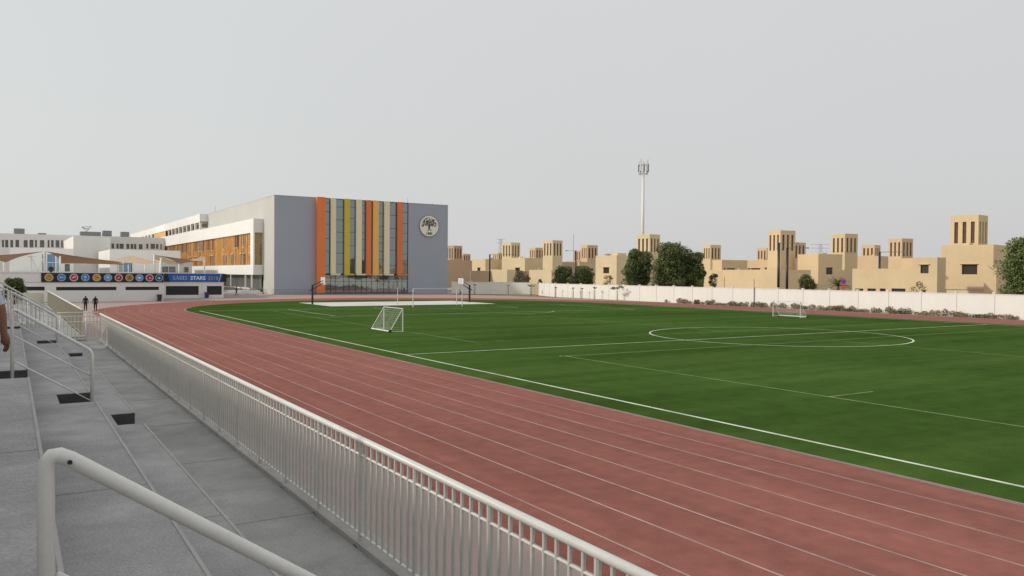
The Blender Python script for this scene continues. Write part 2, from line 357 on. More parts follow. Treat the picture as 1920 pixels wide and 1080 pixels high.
for (x0, x1, z) in TIERS:
    for k in range(0, len(ys), 2):
        mb = MB(); mb.box(x0 + .0, x1, ys[k], ys[k+1], 0, z); mb.build('tier', concl, gs)
        mb = MB(); mb.box(x1 - .022, x1 + .006, ys[k] + .01, ys[k+1] - .01, z - .02, z + .006); mb.build('tier_nosing', nosing, gs)
    for (a, b_) in AIS:
        xm = x0 + (x1 - x0) * .45
        mb = MB(); mb.box(x0, xm, a + .002, b_ - .002, 0, z - .004); mb.box(xm, x1, a + .002, b_ - .002, 0, z - .205); mb.build('aisle_step', concl, gs)
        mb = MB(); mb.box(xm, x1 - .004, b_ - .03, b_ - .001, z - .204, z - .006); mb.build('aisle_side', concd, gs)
jointm = mat('joint_filler',(.17,.165,.16),.9,.2,3)
for k in range(13):
    yj = -7.4 + k*3.3; MB().box(1.803, 2.995, yj, yj+.008, 1.6, 1.6025).build('joint', jointm, gs)
for (x0, x1, z) in TIERS[:3]:
    for yj in (8.2, 20.2, 30.6): MB().box(x0+.002, x1-.03, yj, yj+.008, z, z+.0025).build('joint', jointm, gs)
MB().tube([(2.0,17.6,1.6),(2.0,17.6,1.606)], .09, 14).build('drain', concd, gs)
mb = MB(); mb.box(-4.3, -4.05, -9, 35.6, 0, 6.2); mb.build('shade_wall', concl, gs)  # unseen wall added to throw shade over the tiers and fence
mb = MB(); mb.box(-4.4, -3.95, -9, 35.6, 6.202, 6.32); mb.build('shade_wall_coping', capw, gs)  # top course of the added shading wall

# stair handrails
def handrail(y, x0, label):
    t_ = thing('stair_handrail', label, 'handrail', (0.55, y, 2.4), 0, 'stair handrails on the grandstand')
    X = lambda x: x - .55; Z = lambda z: z - 2.4
    MB().tube(pipe_path([(X(1.15),0,Z(2.196)),(X(1.15),0,Z(3.09)),(X(x0),0,Z(3.825)),(X(x0),0,Z(2.63))], .09), .028, 12).build('top_rail', metalw, t_, True)
    for dz in (.42, .83):
        MB().tube([(X(x0+.03),0,Z(3.80-dz)),(X(1.12),0,Z(3.10-dz))], .014, 8).build('mid_rail', metalw, t_, True)
    for x, z in ((1.15, 2.196), (x0, 2.63)):
        MB().tube([(X(x),0,Z(z)),(X(x),0,Z(z+.012))], .06, 12).build('base_plate', metalw, t_)
    MB().tube([(X(x0+.07),-.024,Z(3.77)),(X(x0+.07),-.036,Z(3.77))], .008, 8).build('screw', metalb, t_)
handrail(14.93, .02, 'white tubular stair handrail standing clear in the middle aisle of the stand')
handrail(3.12, .10, 'thick looking white handrail closest to us at the bottom left')
handrail(26.68, .02, 'farther white stair handrail before the picket guard at the stand end')

# long picket fence at the stand edge
pk = MB(); pk.tube([(0,0,.12),(0,0,1.07)], .016, 8, cap=False)
metalp = mat('picket_paint', (.52,.505,.47), .5, .06, 4, .05, 60)
pk_o = pk.build('picket', metalp, None, True); pk_me = pk_o.data; bpy.data.objects.remove(pk_o)
metalp = mat('picket_paint', (.52,.505,.47), .5, .06, 4, .05, 60)
beigep = mat('picket_beige', (.17,.155,.112), .6, .06, 2)
def fence_y(x, y0, y1, z, label, pickets=True, h=1.1, step=.145, group=None):
    f = thing('picket_fence', label, 'fence', (x, y0, z), 0, group)
    L_ = y1 - y0
    MB().tube([(0,0,h),(0,L_,h)], .034, 12).build('top_rail', metalw, f, True)
    MB().tube([(0,0,h-.16),(0,L_,h-.16)], .012, 6).build('upper_rail', metalw, f, True)
    MB().tube([(0,0,.12),(0,L_,.12)], .016, 6).build('bottom_rail', metalw, f, True)
    n = int(L_ / step); q = MB()
    for k in range(n + 1):
        if k % 9 == 0:
            if pickets:
                p_ = MB(); p_.tube([(0,k*step,0),(0,k*step,h-.02)], .025, 8); p_.box(-.06,.06,k*step-.05,k*step+.05,0,.012); p_.build('post', metalp, f)
            else: q.tube([(0,k*step,0),(0,k*step,h-.02)], .025, 6, cap=False)
        elif pickets: inst('picket', pk_me, f, (0, k*step, 0))
        else: q.tube([(0,k*step,.12),(0,k*step,h-.03)], .016, 5, cap=False)
    if not pickets: stuff(q.build('pickets', beigep, f, True))
    return f
fence_y(3.06, -4.0, 36.0, 1.604, 'long white picket fence between the grandstand walkway and the running track')
fence_y(2.62, 39.0, 76.5, 1.604, 'farther beige looking picket fence beyond the stand end, left of the walkers', False, h=1.15, step=.10)
mb = MB(); mb.box(-2, 2.75, 38.8, 78.0, 0, 1.6); g2 = thing('grandstand', 'second low concrete stand base beyond the walkway end', 'grandstand', (0,0,0)); mb.build('deck', concl, g2)
mb = MB(); mb.box(.9, 2.35, 76.6, 77.2, 1.603, 2.6); mb.build('end_wall', mat('cream_paint',(.62,.57,.48),.85,.06,1), g2)
# cross fence closing the walkway
cf_ = thing('picket_fence', 'short white picket fence crossing the end of the walkway', 'fence', (1.25, 35.9, 1.604))
for z, r in ((1.17,.02),(1.02,.018),(.80,.018),(.12,.016)): MB().tube([(0,0,z),(1.74,0,z)], r, 8).build('rail', metalw, cf_, True)
for k in range(14):
    if k in (0, 10): MB().tube([(k*.13,0,0),(k*.13,0,1.2)], .028, 8).build('post', metalw, cf_, True)
    else: inst('picket', pk_me, cf_, (k*.13, 0, -.04))
# climbing guards at the stand's end
def climb(y, xa, za, xb, zb, label, h=1.1):
    t_ = thing('stair_guard', label, 'guard rail', (xa, y, za), 0, 'climbing guards at the end of the stand')
    dx, dz = xb - xa, zb - za
    for hh, r in ((h, .03), (h-.18, .014), (.14, .014)): MB().tube([(0,0,hh),(dx,0,dz+hh)], r, 8).build('rail', metalw, t_, True)
    n = int(abs(dx) / .13)
    for k in range(n + 1):
        x = dx * k / n; z = dz * k / n
        if k % 8 == 0: MB().tube([(x,0,z-.1),(x,0,z+h)], .026, 8).build('post', metalw, t_, True)
        else:
            o = inst('picket', pk_me, t_, (x, 0, z)); 
climb(35.5, 1.62, 1.62, -2.6, 4.35, 'white picket guard climbing leftwards along the end of the stand')
climb(33.2, 1.02, 2.0, -2.6, 4.05, 'nearer white picket guard climbing leftwards just before the stand end')

# ------------------------------------------------------------------ school
sch = thing('school_building', 'grey and white school building with coloured vertical fins and a round tree emblem', 'school')
FY, BX0, BX1, BZ = 160.5, 44.8, 84.0, 19.95
mb = MB()
holed_face(mb, (BX0, FY, 0), (1,0,0), (0,0,1), BX1-BX0, BZ, [(54.9-BX0, 74.2-BX0, .25, BZ-.02)], .4)
mb.build('grey_facade', greyclad, sch)
mb = MB()
mb.face([(BX0,FY,0),(BX0,FY,BZ),(BX0,168.5,BZ),(BX0,168.5,0)]); mb.face([(BX0,168.5,3.9),(BX0,168.5,BZ),(BX0,224,BZ),(BX0,224,3.9)])
mb.face([(BX1,FY,0),(BX1,170,0),(BX1,170,BZ),(BX1,FY,BZ)]); mb.face([(BX1,170,0),(66,170,0),(66,170,BZ),(BX1,170,BZ)]); mb.face([(66,170,0),(66,224,0),(66,224,BZ),(66,170,BZ)]); mb.face([(BX0,224,0),(BX0,224,BZ),(66,224,BZ),(66,224,0)])
mb.face([(BX0,FY,BZ),(BX1,FY,BZ),(BX1,170,BZ),(BX0,170,BZ)]); mb.face([(BX0,170,BZ),(66,170,BZ),(66,224,BZ),(BX0,224,BZ)]); mb.face([(BX0,168.5,0),(BX0,168.5,3.9),(47.6,168.5,3.9),(47.6,168.5,0)]); mb.build('side_wall', offwhite, sch)
mb = MB(); mb.box(BX0-.05, BX1+.05, FY-.05, FY+.35, BZ, BZ+.08); mb.box(BX0-.05, BX0+.3, FY+.352, 224, BZ, BZ+.08); mb.build('parapet_cap', mat('cap',(.5,.52,.56),.5,.05,1), sch)
# glazing: one pane per opening between fins, staggered joints
fins = [('fin_orange', 53.25, 55.0, .0, orange, 1.1), ('fin', 56.43, 57.56, 4.05, creamf, .30), ('fin', 59.42, 60.63, 4.0, yellow, .30), ('fin', 62.01, 63.27, 4.05, creamf, .30),
        ('fin', 64.28, 65.44, 4.0, orangeb, .30), ('fin', 65.80, 67.14, 4.0, amber, .30), ('fin', 68.41, 69.65, 4.05, creamf, .30), ('fin', 71.47, 72.77, 4.05, orangeb, .30)]
for nm, x0, x1, z0, mt_, d in fins:
    mb = MB(); mb.box(x0, x1, FY - d, FY + .2, z0 + (.28 if z0 else .0), 20.05); mb.build('fin', mt_, sch)
    if not z0:
        continue
ledges = [(56.43,58.55,creamf),(59.42,61.57,yellow),(62.01,64.20,creamf),(64.28,65.7,orangeb),(65.8,68.03,amber),(68.41,70.6,creamf),(71.47,73.9,orangeb)]
for x0, x1, mt_ in ledges: MB().box(x0, x1, FY-.5, FY+.2, 3.98, 4.3).build('fin_foot', mt_, sch)
cols = [(55.0,56.43,[5.9,9,11.6,14.6,17.2,19]),(57.56,59.42,[6.3,8.6,10.9,13.0,15.6,18.3]),(60.63,62.01,[7.2,10.2,13.1,16.0,18.4]),(63.27,64.28,[7,9.4,11.6,13,15.1,17.2,18.9]),(65.44,65.8,[8,12,16]),(67.14,68.41,[7.4,9.2,11,12.4,14.6,17.4]),(69.65,71.47,[6.2,9.5,12.2,14.2,17.1]),(72.77,74.15,[6.5,8.7,11.4,13.3,15.4,17.9])]
for x0, x1, zs in cols:
    zz = [4.28] + zs + [19.9]
    for a, b_ in zip(zz[:-1], zz[1:]):
        mb = MB(); mb.box(x0+.03, x1-.03, FY+.25, FY+.28, a+.04, b_-.04); mb.build('pane', gm, sch)
        MB().box(x0, x1, FY+.20, FY+.30, b_-.04, b_+.04).build('transom', mull, sch)
    MB().box(x1-.03, x1+.03, FY+.15, FY+.32, 4.28, 19.9).build('mullion', mull, sch); MB().box(x0-.03, x0+.03, FY+.15, FY+.32, 4.28, 19.9).build('mullion', mull, sch)
lm = [55.0,56.63,57.63,59.47,60.67,62.1,63.43,64.55,65.7,67.04,68.52,69.79,71.66,72.83,74.15]
for a, b_ in zip(lm[:-1], lm[1:]):
    for z0, z1 in ((.3,2.67),(2.67,3.98)):
        MB().box(a+.03, b_-.03, FY+.25, FY+.28, z0+.03, z1-.03).build('pane', gm, sch)
    MB().box(b_-.03, b_+.03, FY+.18, FY+.31, .3, 3.98).build('mullion', mull, sch)
MB().box(55.0, 74.15, FY+.19, FY+.30, 2.64, 2.70).build('transom', mull, sch)
MB().box(55.0, 74.2, FY+.33, FY+.6, .25, 19.9).build('curtain_wall_back', mull, sch)
MB().box(52.9, 74.6, FY-2.6, FY-.02, .0, .26).build('plinth', mat('plinth_grey',(.13,.135,.14),.8,.1,1), sch)
# round emblem on the facade
em = MB(); ec = Vector((79.2, FY, 15.07)); n = 48; rr = 2.42
for k in range(n):
    a0, a1 = 2*math.pi*k/n, 2*math.pi*(k+1)/n
    P = lambda r, a, y: (ec.x + r*math.cos(a), y, ec.z + r*math.sin(a))
    em.face([P(rr,a0,FY-.02), P(rr,a1,FY-.02), P(rr,a1,FY-.22), P(rr,a0,FY-.22)], 1)
    em.face([P(rr,a0,FY-.22), P(rr,a1,FY-.22), P(rr-.14,a1,FY-.22), P(rr-.14,a0,FY-.22)], 1)
    em.face([P(rr-.14,a0,FY-.22), P(rr-.14,a1,FY-.22), P(0,a1,FY-.19)], 0)
emb = em.build('emblem', [mat('emblem_face',(.84,.81,.73),.7,.04,1), mat('emblem_rim',(.30,.29,.27),.6,.05,1)], sch)
tr_ = MB(); yy = FY - .235
def blade(cx, cz, a, l, w_):
    c_, s_ = math.cos(a), math.sin(a)
    pts = [(-l,0),(-l*.5,w_*.9),(l*.3,w_),(l,0),(l*.4,-w_),(-l*.4,-w_*.8)]
    tr_.face([(cx + p*c_ - q*s_, yy, cz + p*s_ + q*c_) for p, q in pts])
rnd = random.Random(5)
for k in range(120):
    a = rnd.uniform(-.22, math.pi + .22); rd2 = math.sqrt(rnd.uniform(.10, 1.0)); px, pz = 1.85*rd2*math.cos(a), .12 + 1.75*rd2*max(-.12, math.sin(a))
    if abs(px) < .5 and pz < .3: continue
    blade(ec.x + px, ec.z + pz, rnd.uniform(-.8,.8) + (.3 if px < 0 else -.3), rnd.uniform(.13,.24), rnd.uniform(.045,.085))
for x0, z0, x1, z1 in ((-.1,.35,-1.3,.75),(.1,.35,1.3,.7),(-.05,.6,-.8,1.3),(.05,.6,.8,1.3),(0,.6,.05,1.6)):
    d = Vector((x1-x0,0,z1-z0)).normalized(); n2 = Vector((-d.z,0,d.x)); A = Vector((ec.x+x0,yy,ec.z+z0)); B2 = Vector((ec.x+x1,yy,ec.z+z1)); tr_.face([A-n2*.09, B2-n2*.02, B2+n2*.02, A+n2*.09])
for poly in ([(-.50,-1.12),(-.22,-.75),(-.14,-.2),(-.45,.15),(-.95,.3),(-.4,.25),(-.02,0),(.02,-.45),(-.1,-.85),(-.28,-1.12)],
             [(.62,-1.12),(.3,-.8),(.12,-.3),(.3,.05),(.95,.25),(.5,.22),(.1,.2),(-.03,.02),(.0,-.5),(.15,-.85),(.42,-1.12)],
             [(-.08,0),(.1,0),(.07,.5),(.3,.8),(.02,.6),(-.25,.85),(-.06,.5)]):
    tr_.face([(ec.x + p, yy, ec.z + q) for p, q in poly][::-1])
tr_.build('tree_mark', black, emb)
text_mesh('1886', .80, 'year_figures', black, emb, (ec.x, yy, ec.z - 1.92), offset=.02, align='CENTER')
# lower wing with the golden slatted band
WX, WZ0, WZ1, LZ0, LZ1 = 42.75, 3.92, 15.65, 6.0, 12.75
WY0, WY1 = 168.6, 366
mb = MB()
holed_face(mb, (WX, WY1, WZ0), (0,-1,0), (0,0,1), WY1-WY0, WZ1-WZ0, [(.5, WY1-WY0-2.5, LZ0-WZ0, LZ1-WZ0)], .5)
holed_face(mb, (WX, WY0, WZ0), (1,0,0), (0,0,1), BX0-WX, WZ1-WZ0, [(.3, BX0-WX-.12, LZ0-WZ0, LZ1-WZ0)], .4)
mb.face([(WX,WY0,WZ1),(BX0,WY0,WZ1),(BX0,WY1,WZ1),(WX,WY1,WZ1)]); mb.face([(WX,WY0,WZ0),(WX,WY1,WZ0),(47.6,WY1,WZ0),(47.6,WY0,WZ0)])
mb.build('wing_wall', white, sch)
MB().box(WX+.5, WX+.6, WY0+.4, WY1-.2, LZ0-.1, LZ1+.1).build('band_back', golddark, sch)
MB().box(WX+.25, BX0-.1, WY0+.4, WY0+.5, LZ0-.1, LZ1+.1).build('band_back', mat('panel_straw',(.50,.38,.19),.7,.25,1.2,streak=.3), sch)
rnd = random.Random(3); sl_ = MB(); wins = []
y = WY0 + 3.0
while y < 282:
    row = rnd.random(); wdt = rnd.uniform(.9, 1.9)
    if rnd.random() < .85: wins.append((y, y+wdt, rnd.choice(('u','l','u','l','ul'))))
    y += wdt + rnd.uniform(.7, 1.9)
y = WY0 + 2.6
def in_win(yv, part): return any(a-.12 < yv < b_+.12 and part in c_ for a, b_, c_ in wins)
while y < 300:
    w_ = rnd.choice((.18,.24,.34)); dp = rnd.choice((.05,.09,.16)); segs = [[LZ0+.02, LZ1-.02]]
    if in_win(y, 'l'): segs = [[LZ0+2.6, segs[0][1]]]
    if in_win(y, 'u'): segs = [[segs[0][0], LZ1-2.9]]
    for a, b_ in segs: sl_.box(WX+.5-dp, WX+.499, y, y+w_, a, b_, 0)
    y += w_ + rnd.choice((.25,.4,.6))
stuff(sl_.build('slats', golden, sch))
MB().box(WX+.42, WX+.46, 300, WY1-.5, LZ0+.02, LZ1-.02).build('far_slat_panel', golden, sch)
mat('window_dark_brown',(.045,.035,.03),.9,.2,2)  # dark brown face for some of the lattice windows
frm_pale = mat('frame_pale',(.70,.60,.42),.6,.05,1)
for a, b_, c_ in wins:
    for q in c_:
        z0, z1 = (LZ0+.1, LZ0+2.5) if q == 'l' else (LZ1-2.8, LZ1-.1)
        W_ = MB(); W_.box(WX+.43, WX+.485, a, b_, z0, z1); wn = W_.build('window', rnd.choice((louvre, louvre, MATS['window_dark_brown'], greyw)), sch)
        zf = z1 if q == 'l' else z0 - .12
        MB().box(WX+.18, WX+.498, a-.1, b_+.1, zf, zf+.12).build('window_sill', frm_pale, wn)
es = MB()
for k in range(9): x = WX + .32 + k*.2; es.box(x, x+.07, WY0+.28, WY0+.398, LZ0+.02, LZ1-.02)
stuff(es.build('slats', mat('slat_straw',(.58,.43,.22),.6,.15,1), sch)); MB().box(WX+1.45, WX+1.75, WY0+.3, WY0+.385, LZ0+.3, LZ0+4.4).build('window', louvre, sch)
# upper set-back storey with open gallery
UY0, UY1, UZ0, UZ1 = 223.9, 368, 15.66, 19.95
mb = MB()
mb.face([(WX,UY1,UZ0),(WX,UY0,UZ0),(WX,UY0,15.9),(WX,UY1,15.9)]); mb.face([(WX,UY1,17.75),(WX,UY0,17.75),(WX,UY0,UZ1),(WX,UY1,UZ1)])
mb.face([(WX,UY0,17.9),(BX0+.1,UY0,17.9),(BX0+.1,UY0,UZ1),(WX,UY0,UZ1)]); mb.face([(WX,UY0,UZ1),(60,UY0,UZ1),(60,UY1,UZ1),(WX,UY1,UZ1)]); mb.face([(WX,UY0,17.75),(WX,UY1,17.75),(60,UY1,17.75),(60,UY0,17.75)])
mb.face([(WX,UY0,UZ0),(BX0+.1,UY0,UZ0),(BX0+.1,UY0,16.3),(WX,UY0,16.3)]); mb.build('upper_storey_wall', white, sch)
MB().box(WX+2.6, WX+2.8, 224.1, UY1-.3, 15.7, 17.74).build('gallery_back', mat('gallery_tan',(.33,.24,.17),.8,.1,1), sch)
y = 224.2
while y < 276:
    MB().box(WX+.02, WX+.5, y, y+.9, 15.9, 17.75).build('gallery_column', white, sch); y += 6.2
MB().box(WX+.15, WX+.25, 280, 305, 15.9, 17.75).build('gallery_slats', golden, sch)
for yy0 in (310, 318, 326): MB().box(WX+.05, WX+.5, yy0, yy0+2.5, 15.9, 17.75).build('gallery_column', white, sch)
# open ground floor under the wing
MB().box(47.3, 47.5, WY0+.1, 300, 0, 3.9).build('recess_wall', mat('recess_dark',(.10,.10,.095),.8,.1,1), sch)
q = MB()
y = WY0+.2
while y < 235: q.box(44.3, 44.5, y, y+.16, .96, 3.88); y += .52
stuff(q.build('slat_screen', slatgrey, sch))
for yy0 in (170.8, 176.0, 189.5, 203, 217): MB().box(42.9, 43.2, yy0, yy0+.3, .96, 3.9).build('column', white, sch)
MB().box(42.4, 47.3, 170.5, 235, 0, .95).build('terrace_floor', conc, sch)
MB().box(42.3, 42.6, 170.5, 235, .952, 1.2).build('terrace_kerb', white, sch)
tv = MB(); tv.box(45.6, 45.8, 182.0, 185.5, 2.3, 3.75); tv.build('screen', darkglass, sch)
# roof masts on the school
for x, z in ((74.5, 1.3), (80.5, .6), (46.3, 2.2)):
    MB().tube([(x, FY+1.0 if x > 50 else 222, BZ), (x, FY+1.0 if x > 50 else 222, BZ+z)], .035, 6).build('roof_mast', greymetal, sch)
# entrance ramp railing
rl = thing('ramp_railing', 'grey steel ramp railing in front of the grey facade', 'railing', (43.8, 158.4, 0))
for z in (1.05, .55, .12): MB().tube([(0,0,z),(8.6,-.0,z+.06)], .03, 6).build('rail', greymetal, rl)
for k in range(24): MB().tube([(k*.37,0,0),(k*.37,0,1.08)], .02 if k % 6 else .035, 6).build('post', greymetal, rl)
rl = thing('ramp_railing', 'grey steel railing beside the terrace steps under the white wing', 'railing', (40.5, 168.0, 0), R_(-25))
for z in (1.4, .9): MB().tube([(0,0,z),(4.6,0,z-.5)], .03, 6).build('rail', greymetal, rl)
for k in range(10): MB().tube([(k*.51,0,0),(k*.51,0,1.4-k*.055)], .02, 6).build('post', greymetal, rl)
st = thing('terrace_steps', 'low pale ramp and steps leading up to the covered terrace', 'steps', (36, 163, 0))
MB().box(0, 8, 3, 8, 0, .35).build('step', white, st); MB().box(1.5, 8, 5, 8.2, .352, .7).build('step', white, st)

# ------------------------------------------------------------------ low building with the banners
low = thing('low_building', 'low white building with dark louvre strips below the row of badges', 'building')
mb = MB()
holed_face(mb, (-14, 129, 0), (1,0,0), (0,0,1), 33.5, 4.1, [(17.6,22.2-4.4+.0,0,.01)][:0] + [(19.45,27.1,1.66,2.16),(28.3,32.85,1.66,2.16),(14.3,18.05,1.66,2.2)], .35)
mb.face([(19.5,129,0),(19.5,141.5,0),(19.5,141.5,4.1),(19.5,129,4.1)]); mb.face([(-14,129,4.1),(19.5,129,4.1),(19.5,141.5,4.1),(-14,141.5,4.1)]); mb.build('wall', white, low)
mb = MB()
holed_face(mb, (19.51, 141.5, 0), (1,0,0), (0,0,1), 11.4, 4.08, [(2.2,7.35,.55,2.05),(8.65,11.1,.55,2.05)], .35)
mb.face([(30.91,141.5,0),(30.91,150,0),(30.91,150,4.08),(30.91,141.5,4.08)]); mb.face([(-14,141.51,4.08),(30.91,141.51,4.08),(40,204.9,4.08),(-14,204.9,4.08)]); mb.face([(30.91,150,0),(40,204.9,0),(40,204.9,4.08),(30.91,150,4.08)]); mb.build('wall', white, low)
MB().box(-14, 19.55, 128.93, 129.3, 4.102, 4.2).build('wall_cap', capw, low); MB().box(19.56, 31.0, 141.43, 141.8, 4.082, 4.2).build('wall_cap', capw, low)
for x0, x1, z0, z1, yy in ((5.45,13.1,1.66,2.16,129),(14.3,18.85,1.66,2.16,129),(.3,4.05,1.66,2.2,129),(21.71,26.86,.55,2.05,141.5),(28.16,30.61,.55,2.05,141.5)):
    b_ = MB().box(x0, x1, yy+.3, yy+.34, z0, z1).build('louvre_strip', darkpanel, low)
    q = MB(); k = x0 + .1
    while k < x1 - .05: q.box(k, k+.05, yy+.22, yy+.298, z0+.01, z1-.01); k += .22
    stuff(q.build('louvre_blades', mat('blade',(.055,.055,.055),.5,.1,2), b_))
MB().box(-14, 19.5, 128.97, 129.0, 2.78, 2.84).build('wall_joint', conc, low)
bn = MB().box(3.63, 19.45, 128.86, 128.96, 2.86, 4.14).build('badge_banner', black, low)
# round club badges
ringc = {'t': mat('ring_tan',(.58,.46,.30),.6,.05,2), 'b': mat('ring_sky',(.25,.42,.66),.6,.05,2), 'w': mat('ring_pale',(.60,.55,.58),.6,.05,2)}
inner = {'o': mat('badge_ochre',(.34,.18,.03),.6,.2,4), 'a': mat('badge_blue',(.06,.17,.50),.6,.2,4), 'l': mat('badge_light_blue',(.14,.30,.60),.6,.2,4), 'r': mat('badge_red',(.34,.03,.05),.6,.2,4), 'd': mat('badge_navy',(.01,.05,.20),.6,.2,4), 'g': mat('badge_gold',(.50,.25,.03),.6,.2,4)}
ink = {'y': mat('ink_gold',(.62,.36,.06),.6,.1,4), 'p': mat('ink_pale',(.50,.66,.88),.6,.1,4), 'k': mat('ink_pink',(.80,.48,.46),.6,.1,4), 'n': mat('ink_dark',(.10,.06,.02),.6,.1,4), 'w': mat('ink_white',(.75,.8,.85),.6,.1,4)}
badges = [(90.5,'t','o','y',[(-.2,.1,.14,.06,.4),(.1,-.05,.16,.07,-.3),(-.05,-.2,.15,.05,.1)]), (112.8,'b','a','p',[(0,0,.26,.13,0),(.02,.0,.09,.08,0)]), (135,'w','r','k',[(.12,.1,.16,.13,.3),(-.12,-.02,.15,.09,-.3)]),
          (156,'b','a','w',[(0,-.25,.10,.06,0),(0,.08,.17,.1,0)]), (177,'t','g','n',[(.08,-.02,.17,.06,-.3)]), (198,'b','l','p',[(0,.05,.2,.15,.4)]), (218.5,'w','r','k',[(.02,0,.24,.05,1.0),(-.1,.0,.1,.04,.4)]),
          (239,'t','o','n',[(.0,.05,.22,.04,.7),(.06,-.12,.12,.07,0)]), (258.5,'b','l','w',[(0,0,.21,.13,0)]), (278.5,'w','r','k',[(.06,-.03,.15,.12,0),(.1,.0,.05,.04,0)]), (297.5,'b','d','p',[(0,-.02,.17,.2,.3),(-.1,.08,.1,.06,.3)])]
for px, rc, ic, nc, shp in badges:
    x = 3.63 + (px - 77) / 230 * 15.86; z = 3.5; m3 = [ringc[rc], inner[ic], ink[nc]]
    q = MB(); q.disc((x,128.85,z), .54, (1,0,0), (0,0,1), 28, 0); q.disc((x,128.845,z), .42, (1,0,0), (0,0,1), 28, 1)
    for k in range(28):
        a0, a1 = 2*math.pi*k/28, 2*math.pi*(k+1)/28
        q.face([(x+.54*math.cos(a0),128.86,z+.54*math.sin(a0)),(x+.54*math.cos(a1),128.86,z+.54*math.sin(a1)),(x+.54*math.cos(a1),128.85,z+.54*math.sin(a1)),(x+.54*math.cos(a0),128.85,z+.54*math.sin(a0))],0)
    for sx_, sz_, ra, rb, an in shp:
        u_ = Vector((math.cos(an),0,math.sin(an))); v_ = Vector((-math.sin(an),0,math.cos(an)))
        q.face([Vector((x+sx_,128.84,z+sz_)) + u_*ra*math.cos(2*math.pi*k/9)*(1+.25*math.sin(k*5)) + v_*rb*math.sin(2*math.pi*k/9) for k in range(9)], 2)
    q.build('badge', m3, bn)
bn2 = MB().box(19.56, 31.35, 141.36, 141.46, 2.76, 4.12).build('title_banner', black, low)
tb = MB(); yb = 141.35; tb.face([(22.3,yb,2.78),(30.35,yb,2.78),(30.75,yb,4.1),(21.95,yb,4.1)]); tb.build('blue_field', mat('banner_blue',(.01,.10,.42),.5,.08,1), bn2)
tb = MB(); tb.face([(30.02,yb-.006,2.8),(30.09,yb-.006,2.8),(30.45,yb-.006,4.08),(30.38,yb-.006,4.08)]); tb.build('slanted_line', ink['w'], bn2)
sil = mat('lettering_silver',(.52,.60,.72),.6,.05,2); gold = mat('lettering_gold',(.40,.32,.13),.6,.05,2)
# serif capitals drawn as strokes
def serif_word(word, x0, z0, hgt, mt_, parent, y_):
    q = MB()
    def st_(a, b_, w_):
        a = Vector((a[0],0,a[1])); b_ = Vector((b_[0],0,b_[1])); d = (b_-a).normalized(); n_ = Vector((-d.z,0,d.x))*w_/2; o_ = Vector((x,y_,z0))
        q.face([o_+(a-n_)*hgt, o_+(b_-n_)*hgt, o_+(b_+n_)*hgt, o_+(a+n_)*hgt])
    x = x0; T, t2 = .15, .06
    for ch in word:
        if ch == 'A':
            st_((.08,0),(.40,1),t2); st_((.40,1),(.76,0),T); st_((.2,.33),(.62,.33),t2); st_((-.02,.02),(.2,.02),.05); st_((.62,.02),(.9,.02),.05); wd = .95
        elif ch == 'I':
            st_((.16,0),(.16,1),T); st_((0,.02),(.32,.02),.05); st_((0,.98),(.32,.98),.05); wd = .42
        elif ch == 'B':
            st_((.12,0),(.12,1),T); st_((0,.02),(.4,.02),.05); st_((0,.98),(.4,.98),.05); st_((.12,.52),(.4,.52),.05)
            for cz, r in ((.755,.22),(.27,.25)):
                for k in range(6): a0, a1 = -math.pi/2+math.pi*k/6, -math.pi/2+math.pi*(k+1)/6; st_((.38+r*math.cos(a0),cz+r*math.sin(a0)),(.38+r*math.cos(a1),cz+r*math.sin(a1)),.12)
            wd = .78
        elif ch == 'S':
            pts = [(.52,.80),(.42,.95),(.26,.98),(.1,.88),(.08,.72),(.2,.58),(.38,.47),(.5,.32),(.48,.14),(.32,.02),(.14,.04),(.04,.18)]
            for k in range(len(pts)-1): st_(pts[k], pts[k+1], .12 if 3 <= k <= 8 else .07)
            st_((.53,.74),(.53,.98),.04); st_((.03,.02),(.03,.28),.04); wd = .66
        x += wd * hgt
    return q.build('lettering', mt_, parent)
serif_word('SABIS', 22.75, 3.10, .66, sil, bn2, yb - .012)
text_mesh('\u00ae', .22, 'lettering', sil, bn2, (25.15, yb-.012, 3.6))
text_mesh('STARS', .86, 'lettering', ink['w'], bn2, (25.5, yb-.012, 3.10), offset=.022)
text_mesh('2018', .86, 'lettering', gold, bn2, (28.28, yb-.012, 3.10), offset=.004)
# bins
def bin_(x, y, mt_, label):
    t_ = thing('wheelie_bin', label, 'bin', (x, y, 0))
    q = MB(); q.v = [(-.24,-.26,.06),(.24,-.26,.06),(.24,.26,.06),(-.24,.26,.06),(-.3,-.33,.95),(.3,-.33,.95),(.3,.36,.95),(-.3,.36,.95)]
    q.f = [(3,2,1,0),(0,1,5,4),(1,2,6,5),(2,3,7,6),(3,0,4,7),(4,5,6,7)]; q.m = [0]*6; q.build('bin_body', mt_, t_)
    l = MB(); l.box(-.33,.33,-.37,.4,.953,1.03); l.build('lid', mt_, t_); MB().tube([(-.3,.42,.9),(.3,.42,.9)], .02, 6).build('handle', metalb, t_)
    for s in (-.27,.27): MB().tube([(s-.03,.3,.1),(s+.03,.3,.1)], .1, 12).build('wheel', metalb, t_)
bin_(18.8, 128.3, plastic_g, 'dark green bin against the low white building under the last badge')
bin_(28.0, 140.7, plastic_b, 'blue bin between the two large louvre panels under the blue banner')

